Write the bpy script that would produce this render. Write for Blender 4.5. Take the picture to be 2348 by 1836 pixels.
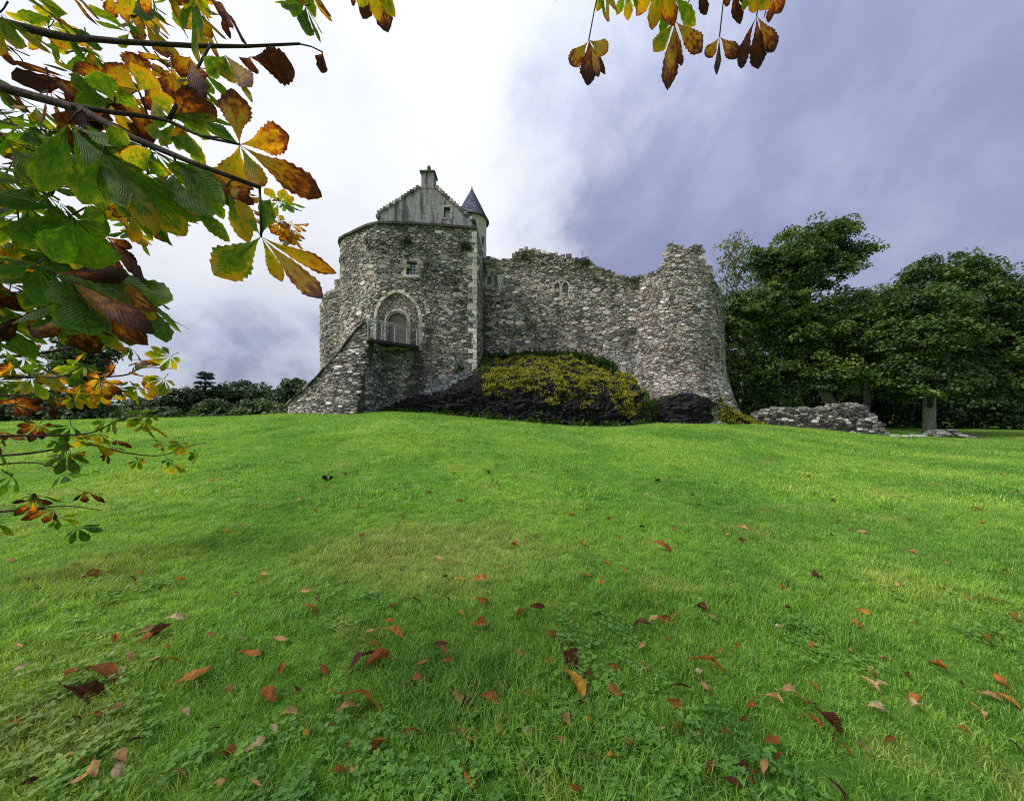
import bpy, math, random
import numpy as np
from mathutils import Vector, Matrix, Euler, noise

for o in list(bpy.data.objects): bpy.data.objects.remove(o)
SC = bpy.context.scene
COL = SC.collection
R = math.radians

# ------------------------------------------------------------------ camera
FPX, CU, HV, EYE = 770.0, 1174.0, 940.0, 1.5      # focal length and horizon in photograph pixels, eye height in metres
cam_d = bpy.data.cameras.new('camera')
cam = bpy.data.objects.new('camera', cam_d); COL.objects.link(cam)
cam.location = (0, 0, EYE); cam.rotation_euler = (R(90), 0, 0)
cam_d.sensor_fit = 'HORIZONTAL'; cam_d.sensor_width = 36
cam_d.lens = FPX/2348*36
cam_d.shift_y = (HV-918)/2348
cam_d.clip_start = 0.02; cam_d.clip_end = 3000
SC.camera = cam

# ------------------------------------------------------------------ node helper
def N(nt, typ, ins=None, **props):
    n = nt.nodes.new(typ)
    for k, v in props.items(): setattr(n, k, v)
    for k, v in (ins or {}).items():
        s = n.inputs[k]
        if isinstance(v, bpy.types.NodeSocket): nt.links.new(v, s)
        else: s.default_value = v
    return n
def MATH(nt, op, a, b=0.0, c=None, clamp=False):
    n = N(nt, 'ShaderNodeMath', {0: a, 1: b}, operation=op, use_clamp=clamp)
    if c is not None:
        if isinstance(c, bpy.types.NodeSocket): nt.links.new(c, n.inputs[2])
        else: n.inputs[2].default_value = c
    return n.outputs[0]
def SMOOTH(nt, x, a, b):
    n = N(nt, 'ShaderNodeMapRange', {0: x, 1: a, 2: b, 3: 0.0, 4: 1.0}, interpolation_type='SMOOTHSTEP')
    return n.outputs[0]
def MIX(nt, f, a, b, blend='MIX'):
    n = N(nt, 'ShaderNodeMix', data_type='RGBA', blend_type=blend)
    for s, v in ((n.inputs[0], f), (n.inputs[6], a), (n.inputs[7], b)):
        if isinstance(v, bpy.types.NodeSocket): nt.links.new(v, s)
        elif isinstance(v, (tuple, list)): s.default_value = tuple(v) if len(v) == 4 else (*v, 1)
        else: s.default_value = v
    return n.outputs[2]
def RAMP(nt, x, stops, interp='LINEAR'):
    n = N(nt, 'ShaderNodeValToRGB', {0: x}); cr = n.color_ramp; cr.interpolation = interp
    while len(cr.elements) < len(stops): cr.elements.new(0.5)
    for e, (p, c) in zip(cr.elements, stops):
        e.position = p; e.color = (*c, 1)
    return n.outputs[0]
def NOISE(nt, vec, scale, detail=3, rough=0.55, dist=0.0):
    return N(nt, 'ShaderNodeTexNoise', {'Vector': vec, 'Scale': scale, 'Detail': detail, 'Roughness': rough, 'Distortion': dist}).outputs[0]
def SCALEV(nt, vec, s):
    return N(nt, 'ShaderNodeVectorMath', {0: vec, 1: s}, operation='MULTIPLY').outputs[0]

# ------------------------------------------------------------------ sky (broken overcast: bright thin cloud, a slate-blue bank to the right)
SUN_AZ, SUN_EL = -108.0, 48.0            # degrees right of the view axis, above the horizon
W = bpy.data.worlds.new('World'); SC.world = W; W.use_nodes = True
nt = W.node_tree; nt.nodes.clear()
sky = N(nt, 'ShaderNodeTexSky', sky_type='NISHITA', sun_disc=False)
sky.sun_elevation = R(SUN_EL); sky.sun_rotation = R(SUN_AZ); sky.air_density = 1.0; sky.dust_density = 1.5
tc = N(nt, 'ShaderNodeTexCoord').outputs['Generated']
xyz = N(nt, 'ShaderNodeSeparateXYZ', {0: tc})
dx, dy, dz = xyz.outputs
zc = MATH(nt, 'ADD', MATH(nt, 'MAXIMUM', dz, 0.0), 0.75)
pl = N(nt, 'ShaderNodeCombineXYZ', {0: MATH(nt, 'DIVIDE', dx, zc), 1: MATH(nt, 'DIVIDE', dy, zc), 2: 0.37}).outputs[0]
n1 = NOISE(nt, pl, 2.3, 9, 0.6, 0.3)
n2 = NOISE(nt, SCALEV(nt, pl, (1.0, 1.0, 4.0)), 1.6, 8, 0.55, 0.2)
n3 = NOISE(nt, SCALEV(nt, pl, (1.0, 0.9, 7.0)), 2.2, 8, 0.58, 0.25)
# cloud bank on the right of the view
bk = MATH(nt, 'SUBTRACT', dx, MATH(nt, 'MULTIPLY', dy, 0.14))
bk = MATH(nt, 'ADD', bk, MATH(nt, 'MULTIPLY', MATH(nt, 'SUBTRACT', n1, 0.5), 0.80))
bank = SMOOTH(nt, bk, -0.11, 0.14)
# the low sky is slate blue all round
lo = MATH(nt, 'ADD', dz, MATH(nt, 'MULTIPLY', MATH(nt, 'SUBTRACT', n2, 0.5), 0.22))
lo = MATH(nt, 'ADD', lo, MATH(nt, 'MULTIPLY', MATH(nt, 'MAXIMUM', MATH(nt, 'ADD', dx, 0.42), 0.0), 0.55))
low = MATH(nt, 'SUBTRACT', 1.0, SMOOTH(nt, lo, 0.12, 0.34))
slate = MIX(nt, SMOOTH(nt, n3, 0.36, 0.70), (0.125, 0.138, 0.222), (0.215, 0.235, 0.325))
patch = SMOOTH(nt, MATH(nt, 'SUBTRACT', n3, MATH(nt, 'MULTIPLY', MATH(nt, 'MAXIMUM', bk, 0.0), 0.50)), 0.34, 0.60)
slate = MIX(nt, MATH(nt, 'MULTIPLY', patch, 0.75), slate, (0.36, 0.385, 0.43))
bright = MIX(nt, SMOOTH(nt, MATH(nt, 'ADD', MATH(nt, 'MULTIPLY', n3, 0.5), MATH(nt, 'MULTIPLY', n1, 0.5)), 0.3, 0.62), (0.315, 0.328, 0.36), (0.425, 0.43, 0.445))
mask = MATH(nt, 'MAXIMUM', bank, low)
cloud = MIX(nt, mask, bright, slate)
lum = MATH(nt, 'ADD', 8.0, MATH(nt, 'MULTIPLY', MATH(nt, 'MAXIMUM', dz, 0.0), 5.5))   # overcast skies brighten towards the zenith
cloud10 = N(nt, 'ShaderNodeVectorMath', {0: cloud, 3: lum}, operation='SCALE').outputs[0]
full = MIX(nt, 0.93, sky.outputs[0], cloud10)
bg = N(nt, 'ShaderNodeBackground', {0: full, 1: 0.1})
out = N(nt, 'ShaderNodeOutputWorld', {0: bg.outputs[0]})

sun_d = bpy.data.lights.new('sun', 'SUN'); sun_d.energy = 1.5; sun_d.angle = R(14); sun_d.color = (1.0, 0.965, 0.91)
sun = bpy.data.objects.new('sun', sun_d); COL.objects.link(sun)
sd = Vector((math.sin(R(SUN_AZ))*math.cos(R(SUN_EL)), math.cos(R(SUN_AZ))*math.cos(R(SUN_EL)), math.sin(R(SUN_EL))))
sun.rotation_euler = (-sd).to_track_quat('-Z', 'Y').to_euler(); sun.location = (-20, -10, 40)

vs = SC.view_settings
SC.display_settings.display_device = 'sRGB'
vs.view_transform = 'Standard'; vs.look = 'None'; vs.exposure = 1.15; vs.gamma = 1.0; vs.use_curve_mapping = False
SC.render.engine = 'CYCLES'
cy = SC.cycles
cy.max_bounces = 8; cy.diffuse_bounces = 3; cy.transmission_bounces = 5; cy.transparent_max_bounces = 12
cy.use_denoising = False; cy.denoiser = 'OPENIMAGEDENOISE'; cy.denoising_input_passes = 'RGB_ALBEDO_NORMAL'
cy.sample_clamp_indirect = 6; cy.filter_width = 1.1
cy.caustics_reflective = False; cy.caustics_refractive = False
SC.render.film_transparent = False
# ------------------------------------------------------------------ building helpers
def P(u, v, Y):
    return np.array(((u-CU)/FPX*Y, Y, EYE+(HV-v)/FPX*Y))
def uv_of(p):
    return CU+FPX*p[0]/p[1], HV-FPX*(p[2]-EYE)/p[1]
def sstep(x, a, b):
    t = min(1.0, max(0.0, (x-a)/(b-a))); return t*t*(3-2*t)

def tag(o, label=None, cat=None, group=None, kind=None):
    if label: o['label'] = label
    if cat: o['category'] = cat
    if group: o['group'] = group
    if kind: o['kind'] = kind
    return o
def thing(name, loc, label, cat, group=None):
    o = bpy.data.objects.new(name, None); COL.objects.link(o); o.location = tuple(loc); o.empty_display_size = 0.2
    return tag(o, label, cat, group)
def wloc(o):
    v = Vector(o.location)
    while o.parent: o = o.parent; v += Vector(o.location)
    return np.array(v)
def mk(name, V, F, mat=None, parent=None, col=None, uv=None, smooth=False, origin=None, fmat=None):
    """one mesh object; V in world coordinates; origin = world point for the object's own origin"""
    V = np.asarray(V, dtype=np.float64).reshape(-1, 3)
    base = wloc(parent) if parent else np.zeros(3)
    org = np.asarray(origin, float) if origin is not None else base
    me = bpy.data.meshes.new(name)
    me.from_pydata((V-org).tolist(), [], F)
    for m in (mat if isinstance(mat, (list, tuple)) else [mat]):
        if m: me.materials.append(m)
    if fmat is not None: me.polygons.foreach_set('material_index', np.asarray(fmat, dtype=np.int32))
    if col is not None:
        c = np.asarray(col, float)
        if c.ndim == 1: c = np.tile(c, (len(V), 1))
        if c.shape[1] == 3: c = np.hstack([c, np.ones((len(c), 1))])
        a = me.color_attributes.new('Col', 'FLOAT_COLOR', 'POINT'); a.data.foreach_set('color', c.astype(np.float32).ravel())
    if uv is not None:
        l = me.uv_layers.new(name='UVMap'); vi = np.empty(len(me.loops), dtype=np.int32); me.loops.foreach_get('vertex_index', vi)
        l.data.foreach_set('uv', np.asarray(uv, np.float32)[vi].ravel())
    if smooth: me.polygons.foreach_set('use_smooth', np.ones(len(me.polygons), dtype=bool))
    me.update()
    o = bpy.data.objects.new(name, me); COL.objects.link(o)
    if parent: o.parent = parent
    o.location = tuple(org-base)
    return o
def mk_faces(name, V, nper, mat, parent=None, col=None, uv=None, smooth=False):
    """fast path: every nper consecutive vertices are one face"""
    V = np.asarray(V, np.float64).reshape(-1, 3); n = len(V); nf = n//nper
    base = wloc(parent) if parent else np.zeros(3)
    me = bpy.data.meshes.new(name)
    me.vertices.add(n); me.vertices.foreach_set('co', (V-base).astype(np.float32).ravel())
    me.loops.add(n); me.loops.foreach_set('vertex_index', np.arange(n, dtype=np.int32))
    me.polygons.add(nf); me.polygons.foreach_set('loop_start', np.arange(0, n, nper, dtype=np.int32))
    me.update(calc_edges=True)
    if mat: me.materials.append(mat)
    if col is not None:
        c = np.asarray(col, float); c = np.hstack([c, np.ones((len(c), 1))]) if c.shape[1] == 3 else c
        a = me.color_attributes.new('Col', 'FLOAT_COLOR', 'POINT'); a.data.foreach_set('color', c.astype(np.float32).ravel())
    me.validate()
    o = bpy.data.objects.new(name, me); COL.objects.link(o)
    if parent: o.parent = parent
    return o
class MB:
    def __init__(s): s.V = []; s.F = []; s.C = []; s.M = []
    def add(s, V, F, c=None, m=0):
        k = len(s.V); s.V += [tuple(v) for v in V]; s.F += [tuple(i+k for i in f) for f in F]
        s.C += [tuple(c) if c is not None else (1, 1, 1)]*len(V); s.M += [m]*len(F)
    def build(s, name, mat, parent=None, smooth=False, origin=None):
        return mk(name, s.V, s.F, mat, parent, col=s.C, smooth=smooth, origin=origin, fmat=s.M if isinstance(mat, (list, tuple)) else None)
def box_vf(c, sx, sy, sz, ax=(1, 0, 0), ay=(0, 1, 0), az=(0, 0, 1), bev=0.0):
    c = np.asarray(c, float); ax, ay, az = (np.asarray(a, float) for a in (ax, ay, az))
    hx, hy, hz = sx/2, sy/2, sz/2
    if bev <= 0:
        V = [c+ax*hx*i+ay*hy*j+az*hz*k for k in (-1, 1) for j in (-1, 1) for i in (-1, 1)]
        F = [(0, 2, 3, 1), (4, 5, 7, 6), (0, 1, 5, 4), (2, 6, 7, 3), (0, 4, 6, 2), (1, 3, 7, 5)]
        return V, F
    V = []; ix = {}
    b = min(bev, hx*.9, hy*.9, hz*.9)
    for k in (-1, 1):
        for j in (-1, 1):
            for i in (-1, 1):
                for q in range(3):
                    d = [hx, hy, hz]
                    for w in range(3):
                        if w != q: d[w] -= b
                    ix[i, j, k, q] = len(V); V.append(c+ax*d[0]*i+ay*d[1]*j+az*d[2]*k)
    F = []
    for q in range(3):
        o1, o2 = [(1, 2), (2, 0), (0, 1)][q]
        for s in (-1, 1):
            f = []
            for a, bb in ((-1, -1), (1, -1), (1, 1), (-1, 1)):
                t = [0, 0, 0]; t[q] = s; t[o1] = a; t[o2] = bb; f.append(ix[t[0], t[1], t[2], q])
            F.append(tuple(f if s > 0 else f[::-1]))
    for q in range(3):            # edge bevels, edges along axis q
        o1, o2 = [(1, 2), (2, 0), (0, 1)][q]
        for a in (-1, 1):
            for bb in (-1, 1):
                def g(s, face):
                    t = [0, 0, 0]; t[q] = s; t[o1] = a; t[o2] = bb; return ix[t[0], t[1], t[2], face]
                f = (g(-1, o1), g(1, o1), g(1, o2), g(-1, o2))
                F.append(f if a*bb > 0 else f[::-1])
    for k in (-1, 1):
        for j in (-1, 1):
            for i in (-1, 1):
                f = (ix[i, j, k, 0], ix[i, j, k, 1], ix[i, j, k, 2]); F.append(f if i*j*k > 0 else f[::-1])
    return V, F
def tube_vf(pts, rads, n=8, cap=True):
    pts = [Vector(p) for p in pts]; V = []; F = []
    t0 = (pts[1]-pts[0]).normalized(); a = t0.orthogonal().normalized()
    for i, p in enumerate(pts):
        t = (pts[min(i+1, len(pts)-1)]-pts[max(i-1, 0)]).normalized()
        a = (a-t*a.dot(t)); a = a.normalized() if a.length > 1e-6 else t.orthogonal().normalized()
        b = t.cross(a)
        for k in range(n):
            th = 2*math.pi*k/n; V.append(tuple(p+(a*math.cos(th)+b*math.sin(th))*rads[i]))
        if i:
            for k in range(n):
                k2 = (k+1) % n; F.append(((i-1)*n+k, (i-1)*n+k2, i*n+k2, i*n+k))
    if cap: F.append(tuple(range(n))[::-1]); F.append(tuple((len(pts)-1)*n+k for k in range(n)))
    return V, F
def spline(pts, step):
    """Catmull-Rom through pts, resampled to equal steps"""
    pts = [np.asarray(p, float) for p in pts]; q = [2*pts[0]-pts[1]]+pts+[2*pts[-1]-pts[-2]]; out = []
    for i in range(1, len(q)-2):
        for k in range(24):
            t = k/24; a, b, c, d = q[i-1], q[i], q[i+1], q[i+2]
            out.append(.5*((2*b)+(-a+c)*t+(2*a-5*b+4*c-d)*t*t+(-a+3*b-3*c+d)*t**3))
    out.append(pts[-1]); out = np.array(out)
    L = np.concatenate([[0], np.cumsum(np.linalg.norm(np.diff(out, axis=0), axis=1))]); n = max(2, int(round(L[-1]/step))+1)
    s = np.linspace(0, L[-1], n)
    return np.stack([np.interp(s, L, out[:, k]) for k in range(out.shape[1])], 1), L[-1]

# ------------------------------------------------------------------ materials
def new_mat(name):
    m = bpy.data.materials.new(name); m.use_nodes = True; t = m.node_tree; t.nodes.clear()
    return m, t
def finish(t, col, rough=0.85, bump=None, bdist=0.02, bstr=1.0, spec=0.3, metal=0.0):
    p = N(t, 'ShaderNodeBsdfPrincipled', {'Roughness': rough, 'Specular IOR Level': spec, 'Metallic': metal})
    if isinstance(col, bpy.types.NodeSocket): t.links.new(col, p.inputs[0])
    else: p.inputs[0].default_value = (*col, 1)
    if bump is not None:
        b = N(t, 'ShaderNodeBump', {'Height': bump, 'Distance': bdist, 'Strength': bstr}); t.links.new(b.outputs[0], p.inputs['Normal'])
    N(t, 'ShaderNodeOutputMaterial', {0: p.outputs[0]})
    return p
def POS(t): return N(t, 'ShaderNodeNewGeometry').outputs['Position']
def COLA(t): return N(t, 'ShaderNodeAttribute', attribute_name='Col').outputs['Color']

def m_stone(name='rubble_stone', lichen=0.55):
    m, t = new_mat(name); p = POS(t); c = COLA(t)
    a = NOISE(t, p, 9, 5, .6); b = NOISE(t, p, 34, 4, .65); st = NOISE(t, SCALEV(t, p, (.55, .55, .16)), 1.4, 4, .6)
    c = MIX(t, 1, c, RAMP(t, a, [(.25, (.45, .44, .43)), (.5, (.95, .95, .95)), (.75, (1.35, 1.33, 1.28))]), 'MULTIPLY')
    c = MIX(t, SMOOTH(t, st, .50, .72), c, MIX(t, 1, c, (.42, .42, .42), 'MULTIPLY'))
    li = NOISE(t, p, 14, 3, .6)
    c = MIX(t, MATH(t, 'MULTIPLY', SMOOTH(t, li, .60, .70), lichen), c, (.52, .52, .49))
    c = MIX(t, MATH(t, 'MULTIPLY', SMOOTH(t, b, .56, .7), .6), c, (.035, .032, .03))
    h = MATH(t, 'ADD', a, MATH(t, 'MULTIPLY', b, .5))
    finish(t, c, .9, h, .05, .9, .25); return m
def m_plain(name, col, var=.25, scale=8, rough=.85, bd=.01, spec=.3, metal=0.0, dark=(.02, .02, .02)):
    m, t = new_mat(name); p = POS(t); a = NOISE(t, p, scale, 5, .6)
    c = MIX(t, 1, col, RAMP(t, a, [(.25, (1-var*1.6,)*3), (.75, (1+var*1.2,)*3)]), 'MULTIPLY')
    finish(t, c, rough, a, bd, 1, spec, metal); return m
def m_mortar():
    m, t = new_mat('mortar'); p = POS(t); a = NOISE(t, p, 12, 6, .65); b = NOISE(t, p, .8, 3)
    c = RAMP(t, a, [(.3, (.032, .029, .026)), (.55, (.085, .078, .07)), (.78, (.22, .205, .185))])
    c = MIX(t, MATH(t, 'MULTIPLY', SMOOTH(t, b, .5, .68), .55), c, (.27, .255, .23))
    finish(t, c, .95, a, .05, 1, .15); return m
def m_harl():
    m, t = new_mat('harled_render'); p = POS(t)
    a = NOISE(t, p, 5, 6, .6); s = NOISE(t, SCALEV(t, p, (1, 1, .09)), 3.2, 5, .6); f = NOISE(t, p, 40, 3, .6)
    c = RAMP(t, a, [(.3, (.20, .195, .19)), (.7, (.42, .41, .40))])
    c = MIX(t, MATH(t, 'MULTIPLY', SMOOTH(t, s, .44, .64), .9), c, (.06, .058, .055))
    finish(t, c, .95, MATH(t, 'ADD', a, f), .03, 1, .15); return m
def m_lime():
    m, t = new_mat('turret_render'); p = POS(t)
    a = NOISE(t, p, 3, 6, .6); s = NOISE(t, SCALEV(t, p, (1, 1, .1)), 2, 4, .6)
    c = RAMP(t, a, [(.3, (.56, .49, .42)), (.7, (.74, .655, .565))])
    c = MIX(t, MATH(t, 'MULTIPLY', SMOOTH(t, s, .52, .7), .4), c, (.17, .16, .15))
    finish(t, c, .95, a, .02, 1, .15); return m
def m_rock():
    m, t = new_mat('dark_rock'); p = POS(t)
    q = SCALEV(t, p, (1, 1, 2.6)); a = NOISE(t, q, 3.2, 8, .68); b = NOISE(t, q, 16, 5, .65); g = NOISE(t, p, .8, 3)
    c = RAMP(t, a, [(.28, (.010, .0095, .011)), (.48, (.028, .026, .031)), (.62, (.066, .061, .069)), (.8, (.16, .152, .15))])
    li = MATH(t, 'MULTIPLY', SMOOTH(t, b, .57, .68), SMOOTH(t, g, .50, .64))
    c = MIX(t, MATH(t, 'MULTIPLY', li, .7), c, (.30, .30, .28))
    gr = MATH(t, 'MULTIPLY', SMOOTH(t, NOISE(t, p, 1.4, 4, .6), .56, .68), .5)
    c = MIX(t, gr, c, (.045, .055, .015))
    h = MATH(t, 'ADD', a, MATH(t, 'MULTIPLY', b, .6)); finish(t, c, .92, h, .22, 1, .12); return m
def m_leafy(name, ramp, trans=.35, rough=.55, tcol=1.5, spec=.35, noise_sc=None):
    """foliage: tint attribute picks the colour, light passes through"""
    m, t = new_mat(name); c = N(t, 'ShaderNodeAttribute', attribute_name='Col').outputs['Color']
    s = N(t, 'ShaderNodeSeparateColor', {0: c})
    f = s.outputs[0]
    if noise_sc:
        f = MATH(t, 'ADD', f, MATH(t, 'MULTIPLY', MATH(t, 'SUBTRACT', NOISE(t, POS(t), noise_sc, 4, .6), .5), 1.0), clamp=True)
    col = RAMP(t, f, ramp)
    p = N(t, 'ShaderNodeBsdfPrincipled', {0: col, 'Roughness': rough, 'Specular IOR Level': spec})
    tr = N(t, 'ShaderNodeBsdfTranslucent', {0: MIX(t, 1, col, (tcol, tcol*1.05, tcol*.7), 'MULTIPLY')})
    mx = N(t, 'ShaderNodeMixShader', {0: trans, 1: p.outputs[0], 2: tr.outputs[0]})
    N(t, 'ShaderNodeOutputMaterial', {0: mx.outputs[0]}); return m
def m_bark(name, c0, c1):
    m, t = new_mat(name); p = POS(t); a = NOISE(t, SCALEV(t, p, (1, 1, .3)), 14, 6, .65)
    c = RAMP(t, a, [(.3, c0), (.7, c1)]); finish(t, c, .9, a, .02, 1, .2); return m
def m_wood():
    m, t = new_mat('oak_door'); p = POS(t); a = NOISE(t, SCALEV(t, p, (6, 6, .7)), 5, 6, .65); b = NOISE(t, p, 2.0, 4)
    c = RAMP(t, a, [(.3, (.13, .09, .078)), (.7, (.36, .275, .24))])
    c = MIX(t, SMOOTH(t, b, .5, .7), c, (.30, .27, .235)); finish(t, c, .8, a, .01, 1, .2); return m
def m_glass(name='window_glass', tint=(.30, .37, .52)):  # blue base colour paints in the sky reflected by the panes
    m, t = new_mat(name); p = POS(t); w = NOISE(t, p, 6, 2)
    b = N(t, 'ShaderNodeBump', {'Height': w, 'Distance': .01, 'Strength': .5})
    q = N(t, 'ShaderNodeBsdfPrincipled', {0: (*tint, 1), 'Roughness': .06, 'Specular IOR Level': .9, 'Coat Weight': .6, 'Normal': b.outputs[0]})
    N(t, 'ShaderNodeOutputMaterial', {0: q.outputs[0]}); return m
def m_clear():
    m, t = new_mat('balcony_glass')
    tr = N(t, 'ShaderNodeBsdfTransparent', {0: (.93, .95, .935, 1)}); g = N(t, 'ShaderNodeBsdfGlossy', {0: (.9, .95, .93, 1), 1: .03})
    fr = N(t, 'ShaderNodeFresnel', {0: 1.5}); f = MATH(t, 'ADD', MATH(t, 'MULTIPLY', fr.outputs[0], .12), .01)
    mx = N(t, 'ShaderNodeMixShader', {0: f, 1: tr.outputs[0], 2: g.outputs[0]}); N(t, 'ShaderNodeOutputMaterial', {0: mx.outputs[0]}); return m

M_STONE = m_stone(); M_MORTAR = m_mortar(); M_HARL = m_harl(); M_LIME = m_lime(); M_ROCK = m_rock(); M_WOOD = m_wood()
M_DRESS = m_stone('dressed_sandstone', .25)
M_GLASS = m_glass(); M_CLEAR = m_clear()
M_SLATE = m_stone('roof_slate', .12)
M_STEEL = m_plain('dark_steel', (.035, .037, .037), .3, 5, .45, .002, .5, .6)
M_RAIL = m_plain('galvanised_rail', (.40, .41, .39), .25, 6, .5, .002, .5, .1)
M_LEAD = m_plain('black_iron', (.02, .02, .021), .3, 8, .5, .002, .4, .3)
M_CREAMPAINT = m_plain('painted_sash', (.03, .035, .05), .2, 8, .5, .002)
M_COPE = m_plain('coping_slab', (.075, .072, .068), .5, 5, .9, .03)
M_POT = m_plain('clay_pot', (.20, .15, .13), .4, 6, .85, .01)
M_BARK_PALE = m_bark('pale_bark', (.10, .09, .075), (.30, .28, .24))
M_BARK_DARK = m_bark('dark_bark', (.018, .014, .012), (.06, .05, .042))
M_TWIG = m_bark('chestnut_bark', (.022, .013, .011), (.07, .045, .036))
M_BUBBLE = m_plain('shade_earth', (.03, .025, .018), .5, 3, 1, .03)
GREEN = [(0, (.012, .030, .007)), (.35, (.036, .082, .015)), (.7, (.10, .175, .028)), (1, (.23, .27, .055))]
M_TREE = m_leafy('sycamore_leaf', GREEN, .30, .5)
M_FAR = m_leafy('far_foliage', [(0, (.014, .032, .014)), (.5, (.055, .095, .032)), (1, (.14, .18, .06))], .25, .6)
M_YEL = m_leafy('autumn_foliage', [(0, (.06, .09, .02)), (.5, (.14, .17, .04)), (1, (.26, .24, .06))], .35, .6)
M_PINE = m_leafy('conifer_needle', [(0, (.010, .024, .014)), (1, (.04, .07, .035))], .15, .6)
M_MOSS = m_leafy('yellow_moss', [(0, (.045, .070, .010)), (.35, (.17, .185, .018)), (.65, (.33, .31, .026)), (1, (.53, .47, .065))], .2, .8, 1.3, .1)
M_WEED = m_leafy('wall_plant_leaf', [(0, (.015, .03, .006)), (.5, (.04, .085, .014)), (1, (.12, .18, .025))], .25, .7)
# ------------------------------------------------------------------ lawn
HU = [-400, 0, 300, 500, 663, 783, 900, 1050, 1168, 1300, 1400, 1500, 1640, 1745, 1900, 2030, 2198, 2600]
HZ = [.45, .62, .86, .98, 1.22, 1.26, 1.40, 1.14, .92, .66, .60, .72, .66, .55, .24, -.02, -.12, -.15]
def ground_z(X, Y):
    u = CU+FPX*X/max(Y, 2.0)
    H = float(np.interp(u, HU, HZ))
    z = H*sstep(Y, 3.0, 19.5)
    if Y > 24 and X < -4: z -= sstep(Y, 24, 48)*3.2*sstep(-X, 4, 14)
    a = .5+.5*sstep(Y, 0, 6)
    z += .045*a*noise.noise((X*.35, Y*.35, 3.1))+.014*noise.noise((X*1.6, Y*1.6, 7.7))
    return z
def ground_hit(u, v):
    """where the sight line through a photograph pixel meets the lawn"""
    Y = 1.0
    while Y < 60:
        p = P(u, v, Y)
        if p[2] <= ground_z(p[0], p[1]): break
        Y *= 1.01
    return np.array((p[0], p[1], ground_z(p[0], p[1])))
def axis_pts(a, dense, b, step):
    mid = list(np.arange(dense[0], dense[1]+1e-6, step)); lo = []; hi = []; s = step; x = dense[0]
    while x > a: s *= 1.28; x -= s; lo.append(x)
    s = step; x = dense[1]
    while x < b: s *= 1.28; x += s; hi.append(x)
    return lo[::-1]+mid+hi
gx = axis_pts(-700, (-34, 34), 700, .3); gy = axis_pts(-300, (-1, 30), 900, .25)
V = [(x, y, ground_z(x, y)) for y in gy for x in gx]; nx = len(gx)
F = [(j*nx+i, j*nx+i+1, (j+1)*nx+i+1, (j+1)*nx+i) for j in range(len(gy)-1) for i in range(nx-1)]
def grass_tone(t):
    """colour drift of the turf over the ground: fresh green, worn yellow patches, deeper clover"""
    p = POS(t)
    a = NOISE(t, SCALEV(t, p, (1, .8, .0)), .33, 3, .55, .4); b = NOISE(t, SCALEV(t, p, (1, 1, 0)), 1.1, 4, .6)
    c = RAMP(t, a, [(.32, (.113, .275, .036)), (.5, (.178, .37, .048)), (.68, (.268, .43, .068))])
    c = MIX(t, MATH(t, 'MULTIPLY', SMOOTH(t, b, .55, .72), .5), c, (.37, .39, .12))
    c = MIX(t, MATH(t, 'MULTIPLY', SMOOTH(t, b, .46, .28), .5), c, (.075, .215, .034))
    # worn, bleached turf where people stand
    off = N(t, 'ShaderNodeVectorMath', {0: p, 1: (.9, -3.6, 0)}, operation='ADD').outputs[0]
    ln = N(t, 'ShaderNodeVectorMath', {0: SCALEV(t, off, (.62, .95, 0))}, operation='LENGTH').outputs['Value']
    wr = MATH(t, 'MULTIPLY', SMOOTH(t, MATH(t, 'ADD', ln, MATH(t, 'MULTIPLY', MATH(t, 'SUBTRACT', b, .5), 1.6)), 1.15, .35), .36)
    c = MIX(t, wr, c, (.42, .42, .16))
    c = MIX(t, 1, c, (1.14, 1.14, 1.14), 'MULTIPLY')
    d = NOISE(t, SCALEV(t, p, (1, 1, 0)), 4.5, 4, .65)
    c = MIX(t, 1, c, RAMP(t, d, [(.3, (.74, .78, .74)), (.5, (1.08, 1.06, 1.06)), (.72, (1.42, 1.28, 1.36))]), 'MULTIPLY')
    return c
m, t = new_mat('turf'); p = POS(t); f = NOISE(t, p, 30, 5, .7); f2 = NOISE(t, SCALEV(t, p, (1, .6, 1)), 6, 4, .6)
c = MIX(t, 1, grass_tone(t), RAMP(t, f, [(.3, (.35, .40, .35)), (.7, (1.0, 1.0, 1.0))]), 'MULTIPLY')
finish(t, c, .95, MATH(t, 'ADD', f, f2), .06, 1, .1); M_TURF = m
lawn = mk('lawn', V, F, M_TURF, smooth=True)
tag(lawn, 'wide green lawn rising gently to the castle', 'lawn', kind='structure')
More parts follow.
